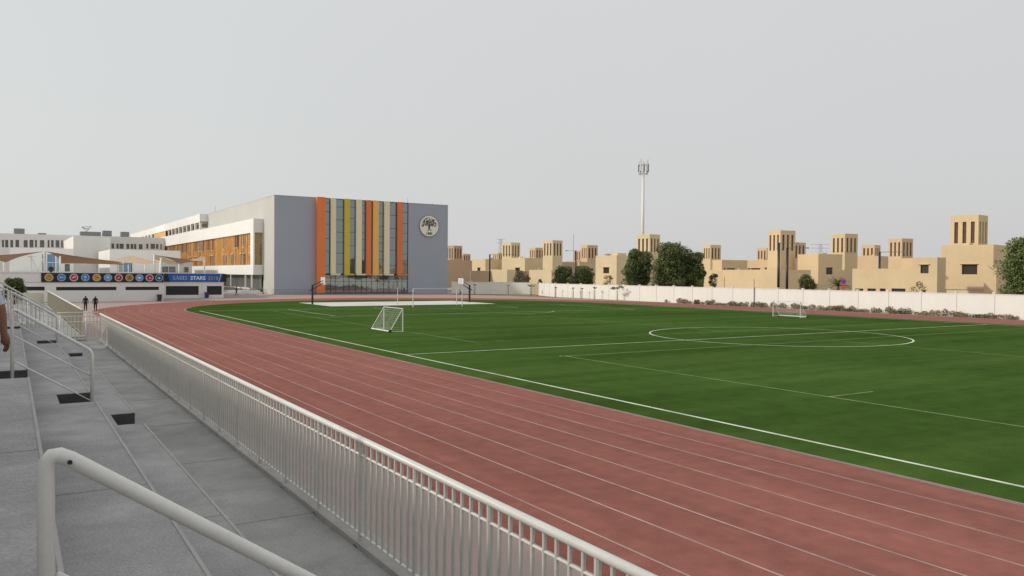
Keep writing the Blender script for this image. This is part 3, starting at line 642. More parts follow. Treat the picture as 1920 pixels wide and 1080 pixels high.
# ------------------------------------------------------------------ white school blocks at the far left
annex = thing('school_block', 'long white three storey block with a row of high windows at far left', 'building')
mb = MB(); ws_ = [(-2.1,-1.6,11.3,13.5),(-1.3,-.5,11.3,13.5),(0,.7,11.3,13.5),(1.3,2.2,11.4,13.6),(3.4,4.4,11.4,13.6),(4.9,5.9,11.4,13.7),(6.3,6.8,11.5,13.7),(7.6,8.7,11.5,13.7),(9.6,10.1,11.5,13.8),(10.5,11.2,11.6,13.8),(11.7,12.7,11.6,13.8),(13.2,13.6,11.6,13.8),
  (27,27.8,11.6,13.2),(28.4,29.1,11.6,13.2),(29.3,30.5,11.6,13.2),(31.3,32.2,11.6,13.2),(32.5,33.3,11.6,13.2),(33.5,34.2,11.6,13.2),(34.9,36,11.6,13.2),(37.1,37.7,11.8,13.4),(38.4,39.7,11.8,13.4),(40,40.7,11.8,13.4),(41.3,41.7,11.8,13.4)]
holed_face(mb, (-30, 280, 0), (1,0,0), (0,0,1), 72.7, 15.45, [(a+30, b_+30, c_, d_) for a, b_, c_, d_ in ws_], .35)
mb.box(-30, 42.7, 280.4, 300, 0, 15.44); mb.build('wall', white, annex)
for a, b_, c_, d_ in ws_: window_unit(annex, (0,280,0), (1,0,0), a, b_, c_, d_, .33, 1, greyw, mull, fw=.05)
def roofbox(nm, label, x0, x1, y0, y1, z0, z1):
    t_ = thing(nm, label, 'roof unit', ((x0+x1)/2, (y0+y1)/2, z0)); a, b_ = (x1-x0)/2, (y1-y0)/2
    MB().box(-a, a, -b_, b_, .25, z1-z0).build('casing', greymetal, t_)
    q = MB()
    k = -a + .08
    while k < a - .05: q.box(k, k+.06, -b_-.05, -b_-.005, .35, z1-z0-.1); k += .3
    stuff(q.build('grille', metalg, t_))
    for s in (-1, 1): MB().box(s*a*.8-.06, s*a*.8+.06, -b_+.02, b_-.02, 0, .248).build('foot', metalg, t_)
roofbox('rooftop_unit', 'boxy grey air unit standing alone near the left end of the white roof', .9, 3.7, 284, 287, 15.45, 17.2)
roofbox('rooftop_unit', 'wide low grey roof unit beneath the truss frame on the white roof', 18.6, 24.4, 284, 287, 15.45, 16.9)
roofbox('rooftop_unit', 'taller grey roof unit right of the truss frame on the white roof', 25.0, 27.5, 284, 287, 15.45, 17.4)
roofbox('rooftop_unit', 'small grey roof unit nearest the golden wing on the white roof', 30.2, 32.6, 284, 287, 15.45, 17.2)
roofbox('rooftop_unit', 'flat thin roof unit between the box and the truss on the white roof', 7.2, 9.4, 284, 287, 15.45, 16.0)
tf = thing('truss_frame', 'triangular steel truss frame on the white roof at left', 'frame', (20.5, 285.5, 16.9))
for a, b_ in (((-1.4,0,1.5),(1.3,0,1.7)),((-1.4,0,1.5),(0,0,.1)),((1.3,0,1.7),(-.2,0,0)),((-.8,0,1.0),(.9,0,1.2)),((-1.4,0,1.5),(.6,0,.6)),((0,-.6,0),(0,.6,0))): MB().tube([a,b_], .07, 6).build('strut', greymetal, tf)
blk = thing('school_block', 'plain white stair block rising between two low podium wings', 'building')
mb = MB(); mb.box(13.8, 22.4, 235, 279.9, 0, 13.5); mb.build('wall', white, blk)
MB().box(13.78, 22.42, 234.98, 235.3, 13.502, 13.6).build('cap', capw, blk)
pod = thing('school_block', 'low white block with blue door panels behind the left shade sail', 'building')
mb = MB(); doors = [(6.0,6.4,4.3,8.1),(6.95,8.45,4.3,8.1),(8.75,9.4,4.3,7.8),(10.35,11.35,4.3,6.0)]
holed_face(mb, (-.15,205,0), (1,0,0), (0,0,1), 12.25, 9.45, [(a+.15,b_+.15,c_,d_) for a,b_,c_,d_ in doors], .3); mb.box(-.15, 12.1, 205.35, 234, 0, 9.44); mb.build('wall', white, pod)
for (a,b_,c_,d_), mt_ in zip(doors, (greyw, bluep, tealp, greyw)):
    p_ = MB().box(a+.02,b_-.02,205.2,205.25,c_,d_).build('door', mt_, pod)
    MB().box(a+.02,b_-.02,205.15,205.199,6.2,6.35).build('transom', white, p_)
MB().box(8.02, 8.06, 205.1, 205.19, 4.3, 8.1).build('door_frame', white, pod)
pod = thing('school_block', 'low white block with a blue door behind the middle shade sail', 'building')
mb = MB(); doors = [(21.3,21.85,4.3,6.8),(21.9,22.55,4.3,6.8),(22.6,23.75,4.3,6.8),(23.8,24.2,4.3,6.8)]
holed_face(mb, (19.45,205,0), (1,0,0), (0,0,1), 15.3, 9.5, [(a-19.45,b_-19.45,c_,d_) for a,b_,c_,d_ in doors], .3); mb.box(19.45, 34.75, 205.35, 234, 0, 9.49); mb.build('wall', white, pod)
for (a,b_,c_,d_), mt_ in zip(doors, (tealp, greyw, bluep, greyw)): MB().box(a+.02,b_-.02,205.2,205.25,c_,d_).build('door', mt_, pod)
kio = thing('terrace_kiosk', 'small white flat roofed room with dark windows under the right shade sail', 'kiosk', (26.5, 180, 4.1))
mb = MB(); holed_face(mb, (0,0,0), (1,0,0), (0,0,1), 6.3, 2.6, [(.2,1.6,.2,1.4),(1.75,3.0,.2,1.4),(4.6,5.65,.2,1.35)], .2); mb.box(0, 6.3, .25, 1.6, 0, 2.59); mb.build('wall', offwhite, kio)
for a, b_ in ((.2,1.6),(1.75,3.0),(4.6,5.65)): window_unit(kio, (0,0,0), (1,0,0), a, b_, .2, 1.38, .18, 1, greyw if a < 4 else darkglass, mull, fw=.05)
# terrace clutter
sp_ = thing('loudspeaker', 'black round loudspeaker on the terrace edge above the first badge', 'loudspeaker', (4.9, 131, 4.2))
q = MB(); q.tube([(0,0,0),(0,0,.35)], .2, 12); q.tube([(0,-.22,.5),(0,.1,.5)], [.34,.16], 14); q.build('horn', metalb, sp_)
for x, y, lb in ((16.2,158,'left'),(26.0,150,'right')):
    t_ = thing('terrace_ladder_frame', 'grey frame stand on the terrace, %s of the other one' % lb, 'frame', (x, y, 4.1))
    for s in (0,.8): MB().tube([(s,0,0),(s,0,1.5)], .04, 6).build('leg', metalg, t_)
    for z in (.5,1.0,1.45): MB().tube([(0,0,z),(.8,0,z)], .03, 6).build('bar', metalg, t_)
vf = thing('climbing_frame', 'white V shaped climbing frame standing on the terrace at left', 'frame', (3.9, 158, 4.1))
for a, b_ in (((-.9,0,0),(-.9,0,2.9)),((-.9,0,2.7),(.1,0,0)),((0,0,0),(1.0,0,2.8)),((-1.4,0,2.7),(-.3,0,2.7))): MB().tube([a,b_], .07, 8).build('bar', metalw, vf)

# shade sails
def sail(name, label, corners, mats_, sag, poles, n=12, edge=.16):
    t_ = thing(name, label, 'shade sail', (corners[0][0], corners[0][1], 4.1), 0, 'shade sails above the terrace'); o = Vector(t_.location)
    A, B_, C_, D_ = [Vector(c_) - o for c_ in corners]
    mb = MB(); g = []
    ctr = (A + B_ + C_ + D_) / 4
    for i in range(n + 1):
        for j in range(n + 1):
            u_, v_ = i/n, j/n
            p = A*(1-u_)*(1-v_) + B_*u_*(1-v_) + C_*u_*v_ + D_*(1-u_)*v_
            # scalloped edges pull to the middle
            eu = 4*u_*(1-u_); ev = 4*v_*(1-v_)
            k = edge * (eu * (2*abs(v_-.5))**3 + ev * (2*abs(u_-.5))**3)
            p = p.lerp(ctr, k); p.z -= sag * eu * ev
            g.append(p)
    for i in range(n):
        for j in range(n):
            q = i*(n+1)+j; mb.face([g[q], g[q+1], g[q+n+2], g[q+n+1]], 0)
    me_o = mb.build('fabric', mats_, t_, True)
    for k, pl in enumerate(poles):
        x, y, z1, r = pl; MB().tube([(x-o.x, y-o.y, 0), (x-o.x, y-o.y, z1-o.z)], r, 10).build('pole', metalw, t_, True)
    return t_
sail('shade_sail', 'brown shade sail cut by the left edge of the picture', [(5.0,160,7.8),(-4,158,6.6),(-8,166,7.6),(-.6,150,5.7)], sail_brown, .1, [(-.9,150,5.8,.08)])
sail('shade_sail', 'large brown shade sail sweeping down right from the tall white pole', [(5.2,160,7.8),(17.2,160,6.1),(17.0,150,5.5),(6.9,152,5.65)], sail_brown, .25, [(5.05,160,7.9,.2),(7.0,151.8,6.9,.13),(17.0,149.5,5.6,.07),(17.4,160.5,6.3,.09)])
sail('shade_sail', 'pale sand shade sail peaking in the middle above the terrace', [(13.5,166,6.2),(20.2,172,7.6),(25.2,168,6.2),(21.6,160,5.75)], sail_top, .1, [(20.4,172.3,7.8,.10),(21.0,160,5.7,.12)])
sail('shade_sail', 'sand coloured shade sail with brown underside beside the double white poles', [(22.7,160,7.6),(27.2,156,5.7),(25.8,164,5.8),(23.4,170,7.0)], sail_top, .1, [(22.55,160,7.7,.17),(23.4,158,7.0,.17)])
sail('shade_sail', 'brown shade sail stretched down over the small kiosk', [(23.0,161,7.5),(31.3,160,6.45),(30,152,6.5),(25.6,152,5.8)], sail_brown, .2, [(25.5,152,5.9,.1)])
sail('shade_sail', 'pale triangular shade sail tip in front of the golden slats', [(28.0,159,6.5),(31.3,160.5,7.5),(31.35,160,6.9),(31.0,156,6.35)], sail_top, .0, [(31.5,160.6,7.3,.14)])

# ------------------------------------------------------------------ boundary wall of white panels
bw = thing('boundary_wall', 'long white panel wall with piers behind the far side of the track', 'wall')
PY = [124.3 - 4.15*k for k in range(-1, 46)]
pan = MB(); pan.box(-.06,.06,.11,4.04,0,2.58); pan.box(-.1,.1,.11,4.04,2.582,2.66); pan_o = pan.build('wall_panel', wall_white, bw); pm = pan_o.data; bpy.data.objects.remove(pan_o)
pie = MB(); pie.box(-.12,.12,-.11,.11,0,2.74); pie.box(-.17,.17,-.16,.16,2.742,2.84); pie_o = pie.build('pier', wall_white, bw); pim = pie_o.data; bpy.data.objects.remove(pie_o)
for y in PY[::-1]:
    inst('pier', pim, bw, (91.3, y, 0))
    if y < PY[0] - .1: inst('wall_panel', pm, bw, (91.3, y, 0))
gx0 = Vector((91.5, 133.0, 0)); 
def wall_run(p0, p1, step, mt_, root, h=2.6):
    p0 = Vector(p0); p1 = Vector(p1); L_ = (p1-p0).length; n = max(1, round(L_/step)); a = math.atan2(p1.y-p0.y, p1.x-p0.x) - math.pi/2
    q = MB(); q.box(-.06,.06,.11,L_/n-.11,0,h-.02); q.box(-.1,.1,.11,L_/n-.11,h-.018,h+.06); qo = q.build('wall_panel', mt_, root); qm = qo.data; bpy.data.objects.remove(qo)
    for k in range(n + 1):
        p = p0.lerp(p1, k/n); inst('pier', pim, root, p, a)
        if k < n: inst('wall_panel', qm, root, p, a)
wall_run((91.3,128.45,0), (94.6,139.0,0), 4.15, wall_white, bw)
bw2 = thing('boundary_wall', 'grey white wall stretch between the school corner and the beige gate', 'wall')
wall_run((97.2,146.3,0), (84.2,158.6,0), 4.3, wall_white, bw2)
gt = thing('metal_gate', 'beige solid gate between the two stretches of white wall', 'gate', (94.7,139.2,0), math.atan2(7.0,2.5))
gp_ = mat('gate_beige',(.42,.36,.26),.7,.06,1)
for k in range(2):
    MB().box(.1+k*3.6, 3.6+k*3.6, -.03, .03, .08, 2.3).build('gate_leaf', gp_, gt)
for x in (0, 3.66, 7.2): MB().box(x-.04, x+.06, -.07, .07, 0, 2.45).build('gate_post', gp_, gt)
# dry scrub at the wall foot
def leaf_quads(mb, c_, n, spread, size, rnd, mi=0, up_=0.0):
    for _ in range(n):
        while True:
            p = Vector((rnd.uniform(-1,1), rnd.uniform(-1,1), rnd.uniform(-1,1)))
            if p.length <= 1: break
        p = Vector((c_[0]+p.x*spread[0], c_[1]+p.y*spread[1], c_[2]+p.z*spread[2]))
        u_ = Vector((rnd.gauss(0,1), rnd.gauss(0,1), rnd.gauss(0,1)+up_)).normalized(); v_ = u_.orthogonal().normalized(); s = size*rnd.uniform(.6,1.4)
        v_.rotate(Matrix.Rotation(rnd.uniform(0,6.28), 3, u_)); mb.face([p-u_*s, p+v_*s*.45, p+u_*s, p-v_*s*.45], mi)
rnd = random.Random(11); sc = MB()
y = 100.0
while y > -40:
    dens = 1 if y < 93 else .15
    if rnd.random() < .92 * dens:
        h_ = rnd.uniform(.2,.52); wd = rnd.uniform(.35,.8); leaf_quads(sc, (90.55+rnd.uniform(-.25,.2), y, h_*.75), int(190*wd/.5*(h_/.35)), (.3, wd, h_), .085, rnd, rnd.choice((0,0,1,2)), .8)
    y -= rnd.uniform(.35,1.0)
stuff(sc.build('dry_scrub', [leaf_d, leaf_c, mat('leaf_straw',(.27,.22,.12),.8,.3,2)]))
bpy.data.objects['dry_scrub']['label'] = 'dry straw coloured scrub along the foot of the white wall'
# thin pipe pole on the wall
tag(MB().tube([(91.1,78.6,0),(91.1,78.6,4.0)], .05, 8).build('pipe_pole', greymetal), 'thin dark pipe pole standing against the white wall left of the small goal', 'pole')
tag(MB().tube([(94.3,87.2,0),(94.3,87.2,4.2)], .05, 8).build('pipe_pole', greymetal), 'short thin dark post tip showing above the white wall, left of the pipe pole', 'pole')

# ------------------------------------------------------------------ villas with wind towers
def wind_tower(parent, x, y, psi, w_, z1, s0, s1, mt_, zb=0.0):
    """square shaft, corner nearest at origin; three tall louvred slots per face"""
    a = R_(psi); o = bpy.data.objects.new('tower_tmp', None)
    T = Matrix.Translation((x, y, 0)) @ Matrix.Rotation(a, 4, 'Z')
    mb = MB(); fr = [(.13,.27),(.43,.57),(.73,.87)]
    holes = [(p*w_, q*w_, s1-zb, s0-zb) for p, q in fr]
    P = lambda px, py, z: T @ Vector((px, py, z))
    ux = (T.to_3x3() @ Vector((1,0,0))); uy = (T.to_3x3() @ Vector((0,1,0)))
    for org, u_ in ((P(0,0,zb), ux), (P(w_,0,zb), uy), (P(w_,w_,zb), -ux), (P(0,w_,zb), -uy)):
        holed_face(mb, org, u_, (0,0,1), w_, z1-zb, holes, .20)
    mb.face([P(0,0,z1-.02), P(w_,0,z1-.02), P(w_,w_,z1-.02), P(0,w_,z1-.02)])
    tw = mb.build('wind_tower', mt_, parent)
    for org, u_ in ((P(0,0,0), ux), (P(0,w_,0), -uy)):
        n_ = u_.cross(Vector((0,0,1)))
        for p, q in fr:
            g = MB(); z = s1; A0 = org + u_*(p*w_) - n_*.18; A1 = org + u_*(q*w_) - n_*.18
            g.face([A0+Vector((0,0,s1)), A1+Vector((0,0,s1)), A1+Vector((0,0,s0)), A0+Vector((0,0,s0))])
            B0 = org + u_*((p*.5+q*.5)*w_-.03) - n_*.15; B1 = org + u_*((p*.5+q*.5)*w_+.03) - n_*.15
            g.face([B0+Vector((0,0,s1)), B1+Vector((0,0,s1)), B1+Vector((0,0,s0)), B0+Vector((0,0,s0))], 1)
            zz = s1 + (s0-s1)*.72
            C0 = A0 + n_*.03; C1 = A1 + n_*.03
            g.face([C0+Vector((0,0,zz)), C1+Vector((0,0,zz)), C1+Vector((0,0,zz+.06)), C0+Vector((0,0,zz+.06))], 1)
            g.build('louvre', [louvre, mat('louvre_bar',(.16,.08,.05),.7,.1,2)], tw)
def villa_box(parent, x, y, psi, wl, wr, z, wins_, mt_):
    a = R_(psi); e1 = Vector((-math.sin(a), math.cos(a), 0)); e2 = Vector((math.cos(a), math.sin(a), 0)); C_ = Vector((x,y,0))
    wl_ = wl; wr_ = max(wr, 3.0)
    hl = [(wl_-q, wl_-p, z0, z1) for f, p, q, z0, z1 in wins_ if f in 'LG']; hr = [(p, q, z0, z1) for f, p, q, z0, z1 in wins_ if f == 'R']
    mb = MB(); Z = Vector((0,0,1))
    holed_face(mb, C_ + e1*wl_, -e1, Z, wl_, z, hl, .28); holed_face(mb, C_, e2, Z, wr_, z, hr, .28)
    A, B_, D_ = C_ + e2*wr_, C_ + e2*wr_ + e1*wl_, C_ + e1*wl_
    mb.face([A, B_, B_+Z*z, A+Z*z]); mb.face([B_, D_, D_+Z*z, B_+Z*z]); zt = z - .25
    mb.face([C_+Z*zt, A+Z*zt, B_+Z*zt, D_+Z*zt])
    if wl > 4 and wr > 3.5 and z > 5:
        rr0 = random.Random(int(x*13+y)); cc = C_ + e1*wl*rr0.uniform(.45,.8) + e2*min(wr,8)*rr0.uniform(.3,.7)
        MB().box(cc.x-.55, cc.x+.55, cc.y-.4, cc.y+.4, zt+.02, z+rr0.uniform(.25,.6)).build('roof_unit', rr0.choice((metalg, mt_)), parent)
        MB().tube([(cc.x+1.2,cc.y,zt),(cc.x+1.2,cc.y,z+.9)], .03, 5).build('roof_pipe', greymetal, parent)
    # parapet thickness
    t0 = .2; i_ = [C_+e1*t0+e2*t0, A+e1*t0-e2*t0, B_-e1*t0-e2*t0, D_-e1*t0+e2*t0]; o_ = [C_, A, B_, D_]
    for k in range(4):
        k2 = (k+1) % 4; mb.face([o_[k]+Z*z, o_[k2]+Z*z, i_[k2]+Z*z, i_[k]+Z*z]); mb.face([i_[k]+Z*zt, i_[k2]+Z*zt, i_[k2]+Z*z, i_[k]+Z*z][::-1])
    mb.build('wall_block', mt_, parent)
    for f, p, q, z0, z1 in wins_:
        if f == 'L' and z0 > 4:
            h0 = C_ + e1*q - e2*.22; q_ = MB(); i0 = [C_ + e1*(p-.1), C_ + e1*(q+.25), C_ + e1*(q+.25) - e2*.22, C_ + e1*(p-.1) - e2*.22]
            q_.face([v+Z*(z1+.16) for v in i0]); q_.face([v+Z*(z1+.06) for v in i0][::-1])
            for k in range(4): k2=(k+1)%4; q_.face([i0[k]+Z*(z1+.06), i0[k2]+Z*(z1+.06), i0[k2]+Z*(z1+.16), i0[k]+Z*(z1+.16)])
            q_.build('added_shade_ledge', mt_, parent)  # ledge added above the window to cast a thin shadow line
        if f == 'L': window_unit(parent, C_ + e1*wl_, -e1, wl_-q, wl_-p, z0, z1, .28, 2)
        elif f == 'G': window_unit(parent, C_ + e1*wl_, -e1, wl_-q, wl_-p, z0, z1, .18, 1, mat('garage_cream',(.66,.60,.46),.7,.05,1), MATS['garage_cream'], 'garage_door')
        else: window_unit(parent, C_, e2, p, q, z0, z1, .28, 2)
VIL = {
'a': ('tan villa just right of the grey school wall, its tower half hidden', tan_vil, [(118.47,226.82,14,4.69,11.06,8.87,[])], [(126.89,238.07,14,3.9,14,13.06,9.67)], []),
'b': ('faraway villa whose low tower peeps out right of the school', pink_vil, [(175.68,326.72,9,2.47,8.86,9.29,[])], [(182.4,332.78,-5.5,3.9,14,13.24,9.43)], []),
'c': ('pale cream villa with a single small window, left of the dark lamp pole', cream_vil2, [(121.31,207.28,12,6.09,10.09,9.01,[('L',2.29,3.63,4.9,6.36)]),(108.39,174.04,12,7.12,.96,5.64,[])], [(182.53,300.67,10.5,3.9,14,12.96,9.66)], []),
'd': ('sand villa with tower and window above the spiky tree, right of the dark lamp pole', cream_vil2, [(125.37,191.71,14,9.26,7.88,9.2,[('L',2.0,3.82,4.8,6.35)])], [(127.01,201.75,14,3.9,14,13.12,9.76)], []),
'e': ('distant villa with a broad tower between two nearer sand towers', pink_vil, [(154.62,227.65,0,5,9.08,8.07,[])], [(158.11,235,-.5,3.9,14,13.11,10.45)], []),
'f': ('villa whose tower drops straight to the ground beside a low cream wing', cream_vil2, [(118.63,168.76,10,8.44,3.97,5.66,[])], [(127.32,180.66,9.5,3.9,14,13.16,9.75)], []),
'f2': ('flat roofed tan house behind the dark round bushes', tan_vil, [(136.24,188.4,10,1.74,6.6,8.18,[])], [], []),
'g': ('villa with a tower carrying a small antenna above the dark bushes', pink_vil, [(151.35,200.15,-5,1.9,6.39,8.51,[('R',4.38,5.18,5.7,6.54)])], [(156.55,202.83,-7,3.9,14,13.06,9.81)], []),
'g2': ('distant villa showing only a sliver of its tower behind the antenna tower', pink_vil, [(180.6,240.82,8,5.78,2.85,9.72,[])], [(186.8,246.17,8,3.9,14,13.38,10.08)], []),
'h': ('large villa with brown framed window, left of the big dark trees', cream_vil2, [(110.96,133.38,10,6.08,7.29,8.7,[('L',2.12,3.81,4.8,6.09)]),(121.64,136.1,10,7.83,5.91,7.6,[])], [(125.48,139.02,10,3.9,14,13.01,9.79)], [(113.0,135.56,10,1.6,1.43,9.3)]),
'i': ('villa with slit windows directly right of the big dark trees', cream_vil, [(181.73,169.13,-10,10.88,9.63,9.27,[('R',.7,1.49,6.35,6.75),('R',1.88,4.84,6.37,6.77),('R',5.43,6.03,6.39,6.79)])], [(183.25,175.29,-10,3.9,14,13.04,9.74)], []),
'j': ('villa with slit windows immediately left of the two black posts', pink_vil, [(184.11,153.44,6,7.37,7.48,9.08,[('L',6.45,7.19,6.34,6.73),('L',3.01,6.08,6.34,6.73),('L',.88,1.41,6.34,6.88)])], [(215.81,180.98,5.5,3.9,14,13.07,10.18)], []),
'k': ('villa with a long blank cream wall and tall tower behind the two black posts', cream_vil, [(124.03,101.47,-10,22.24,8.21,5.7,[])], [(135.29,109.93,-10,3.9,14,13.09,9.82)], []),
'k2': ('distant villa peeking right of the tall tower with black posts', pink_vil, [(184.68,145.98,-15,2.38,4.41,8.65,[])], [(186.47,146.85,-15,3.9,14,13.19,9.59)], []),
'l': ('villa with square dark window in its shaded wall behind the palm', cream_vil, [(137.56,102.4,-8,5.67,6.52,9.01,[('R',2.12,3.89,4.89,6.32)]),(148.95,107.03,-8,1.18,5.75,5.9,[])], [(156.16,109.48,-7.5,3.9,14,13.06,9.87)], []),
'm': ('faraway villa with a wide faced tower, left of the lone black lamp pole', pink_vil, [(208.92,135.4,8,6.52,14.99,10.43,[])], [(217.4,142.46,8.5,3.9,14,13.08,10.86)], []),
'n': ('villa with tower just right of the lone black lamp pole', pink_vil, [(180.52,108.39,-8,3.09,4.34,8.98,[])], [(185.55,114.29,-8,3.9,14,13.08,9.6)], []),
'o': ('long low cream annexe with a row of dark openings right above the white wall', cream_vil, [(107.26,61.2,9,11.56,2.03,5.65,[('L',9.89,11.08,2.25,2.72),('L',8.06,9.3,2.29,2.76),('L',6.68,7.48,2.33,2.79),('L',3.9,5.82,2.37,2.83)]),(107.02,60.77,9,3.23,1.29,7.19,[('L',1.12,2.19,4.99,6.14),('L',1.46,2.12,2.38,2.75)])], [], []),
'p': ('biggest and nearest villa at right with wide recessed window and tall tower', cream_vil, [(117.14,58.51,9,6.92,6.88,9.14,[('L',2.05,4.09,4.91,6.33),('G',.88,6.26,1.72,2.72)]),(115.95,57.49,9,1.54,3.69,5.78,[])], [(123.83,64.11,8.5,3.9,14,12.98,9.71)], []),
}
for k, (lb, mt_, bs, tws, rs) in VIL.items():
    v_ = thing('villa', lb, 'villa')
    for (x,y,ps,wl,wr,z,ws__) in bs: villa_box(v_, x, y, ps, wl, wr, z, ws__, mt_)
    for (x,y,ps,w_,z1,s0,s1) in tws: wind_tower(v_, x, y, ps, w_, z1, s0, s1, mt_)
    for (x,y,ps,wl,wr,z) in rs: villa_box(v_, x, y, ps, wl, wr, z, [], mt_)
# low scalloped wall in front of the tan villa
sw = thing('garden_wall', 'brownish garden wall with a scalloped band, right of the school', 'wall', (104.5, 180.5, 0), R_(-12))
MB().box(-3, 13.5, 0, .3, 0, 5.3).build('wall', tan_vil, sw)
q = MB()
for k in range(8):
    for j in range(6):
        a0, a1 = math.pi*j/6, math.pi*(j+1)/6; cx = 1 + k*1.5
        q.face([(cx+.7*math.cos(a0),-.06,4.0+.5*math.sin(a0)),(cx+.7*math.cos(a1),-.06,4.0+.5*math.sin(a1)),(cx+.6*math.cos(a1),-.06,4.0+.4*math.sin(a1)),(cx+.6*math.cos(a0),-.06,4.0+.4*math.sin(a0))][::-1])
q.build('scallop_band', pink_vil, sw)

# ------------------------------------------------------------------ trees and plants
def tree(name, label, cat, x, y, h, r, lobes, n, size, mats_, seed, trunk_r=.18, trunk_h=None, group=None, low_=.25, fill=.35):
    rd = random.Random(seed); t_ = thing(name, label, cat, (x, y, 0), 0, group)
    th = trunk_h or h*.45; tk = MB(); tk.tube([(0,0,0),(.05*h*.1,0,th*.5),(-.02*h,.02*h,th)], [trunk_r,trunk_r*.8,trunk_r*.55], 8)
    cr_ = MB(); z0 = h*low_
    blobs = []
    for k in range(lobes):
        a = rd.uniform(0,6.283); f = rd.random(); z = z0 + (h-z0)*(.12+.86*f); rmax = r*math.sqrt(max(.05, 1-((f-.38)/.66)**2))
        rr_ = rmax*rd.uniform(.45,.95); lr = r*rd.uniform(.24,.42); z = min(z, h-lr*.75)
        blobs.append((rr_*math.cos(a)*.8, rr_*math.sin(a)*.8, z, lr))
    for bx, by, bz, lr in blobs[::max(1, lobes//9)]: tk.tube([(-.02*h,.02*h,th*.85),(bx*.5,by*.5,(th+bz)/2),(bx,by,bz)], [trunk_r*.4,trunk_r*.22,trunk_r*.08], 5)
    per = int(n*(1-fill)/lobes)
    for bx, by, bz, lr in blobs:
        mi = rd.choice(range(len(mats_)))
        for _ in range(per):
            d = Vector((rd.gauss(0,1), rd.gauss(0,1), rd.gauss(0,1))).normalized(); rr2 = lr*(1-.5*rd.random()**2)
            if rd.random() < .06: rr2 *= 1.25
            p = Vector((bx,by,bz)) + Vector((d.x,d.y,d.z*.8))*rr2
            u_ = (d + Vector((rd.gauss(0,.8), rd.gauss(0,.8), rd.gauss(0,.8)))).normalized(); v_ = u_.orthogonal().normalized(); v_.rotate(Matrix.Rotation(rd.uniform(0,6.28),3,u_)); w2 = u_.cross(v_)
            s = size*rd.uniform(.6,1.4); cr_.face([p-v_*s, p+w2*s*.55, p+v_*s, p-w2*s*.55], mi if rd.random() < .75 else rd.randrange(len(mats_)))
    leaf_quads(cr_, (0,0,(h+z0)/2), int(n*fill), (r*.75,r*.75,(h-z0)*.45), size*1.2, rd, 0)
    tk.build('trunk', bark, t_, True); cr_.build('crown', mats_, t_)
    return t_
dk = [leaf_a, leaf_b, mat('leaf_dull_olive',(.12,.125,.045),.6,.3,1,trans=.15)]  # three leaf tones, picked at random per lobe
tree('broadleaf_tree', 'big dark tree, left of the pair behind the white wall', 'tree', 102.2,116.5,9.5,3.4,34,15000,.17,dk,1, low_=.08, group='dark trees behind the white wall')
tree('broadleaf_tree', 'widest and tallest dark tree in the centre behind the white wall', 'tree', 103.6,108.6,10.5,4.3,44,21000,.17,dk,2, low_=.06, group='dark trees behind the white wall')
tree('broadleaf_tree', 'dark tree joined to the right side of the tallest tree', 'tree', 106.6,105.9,8.7,2.5,24,10000,.17,dk,3, low_=.08, group='dark trees behind the white wall')
tree('broadleaf_tree', 'round dark tree left of its twin, before the tower with antenna', 'tree', 109.7,151.2,6.5,2.9,30,8500,.16,dk,4, low_=.06)
tree('broadleaf_tree', 'round dark tree right of its twin, left of the brown framed window', 'tree', 113.4,148.4,6.5,3.1,30,8500,.16,dk,5, low_=.06)
tree('broadleaf_tree', 'large leafy tree at the right edge over the white wall', 'tree', 106.5,48.2,9.4,4.7,52,26000,.15,[leaf_b,leaf_a,leaf_b],6, low_=.14)
tree('broadleaf_tree', 'small round olive tree in front of the villa with the square window', 'tree', 103.6,79.0,4.75,1.7,14,4200,.12,[leaf_c,leaf_b],8, low_=.2)
tree('thorn_tree', 'wispy half bare tree before the villa right of the dark lamp pole', 'tree', 101.5,156.5,5.4,2.6,18,1500,.15,[leaf_c,leaf_d],9, trunk_r=.1, fill=.2)
tree('thorn_tree', 'sparse dry shrub beneath the brown framed window', 'shrub', 100.0,122.8,4.4,1.5,10,700,.12,[leaf_d,leaf_c],10, trunk_r=.06, fill=.2)
tree('thorn_tree', 'bare straw coloured shrub before the long low annexe', 'shrub', 100.6,59.6,3.9,1.6,10,420,.1,[leaf_d],12, trunk_r=.05, fill=.2)
tree('thorn_tree', 'dry pale shrub at the right foot of the big dark trees', 'shrub', 111.2,105.6,5.2,.95,10,1100,.13,[leaf_d,leaf_c],13, trunk_r=.06, fill=.3)
tree('conifer_shrub', 'narrow pointed green shrub just left of the long white wall', 'shrub', 98.8,144.8,3.7,.8,12,1500,.1,dk,14, low_=.05, trunk_r=.06)
tree('terrace_shrub', 'dark leafy plant behind the picket guards at far left', 'shrub', .35,80.5,3.75,1.15,14,1500,.14,[leaf_a,leaf_c],15, low_=.5, trunk_r=.06)
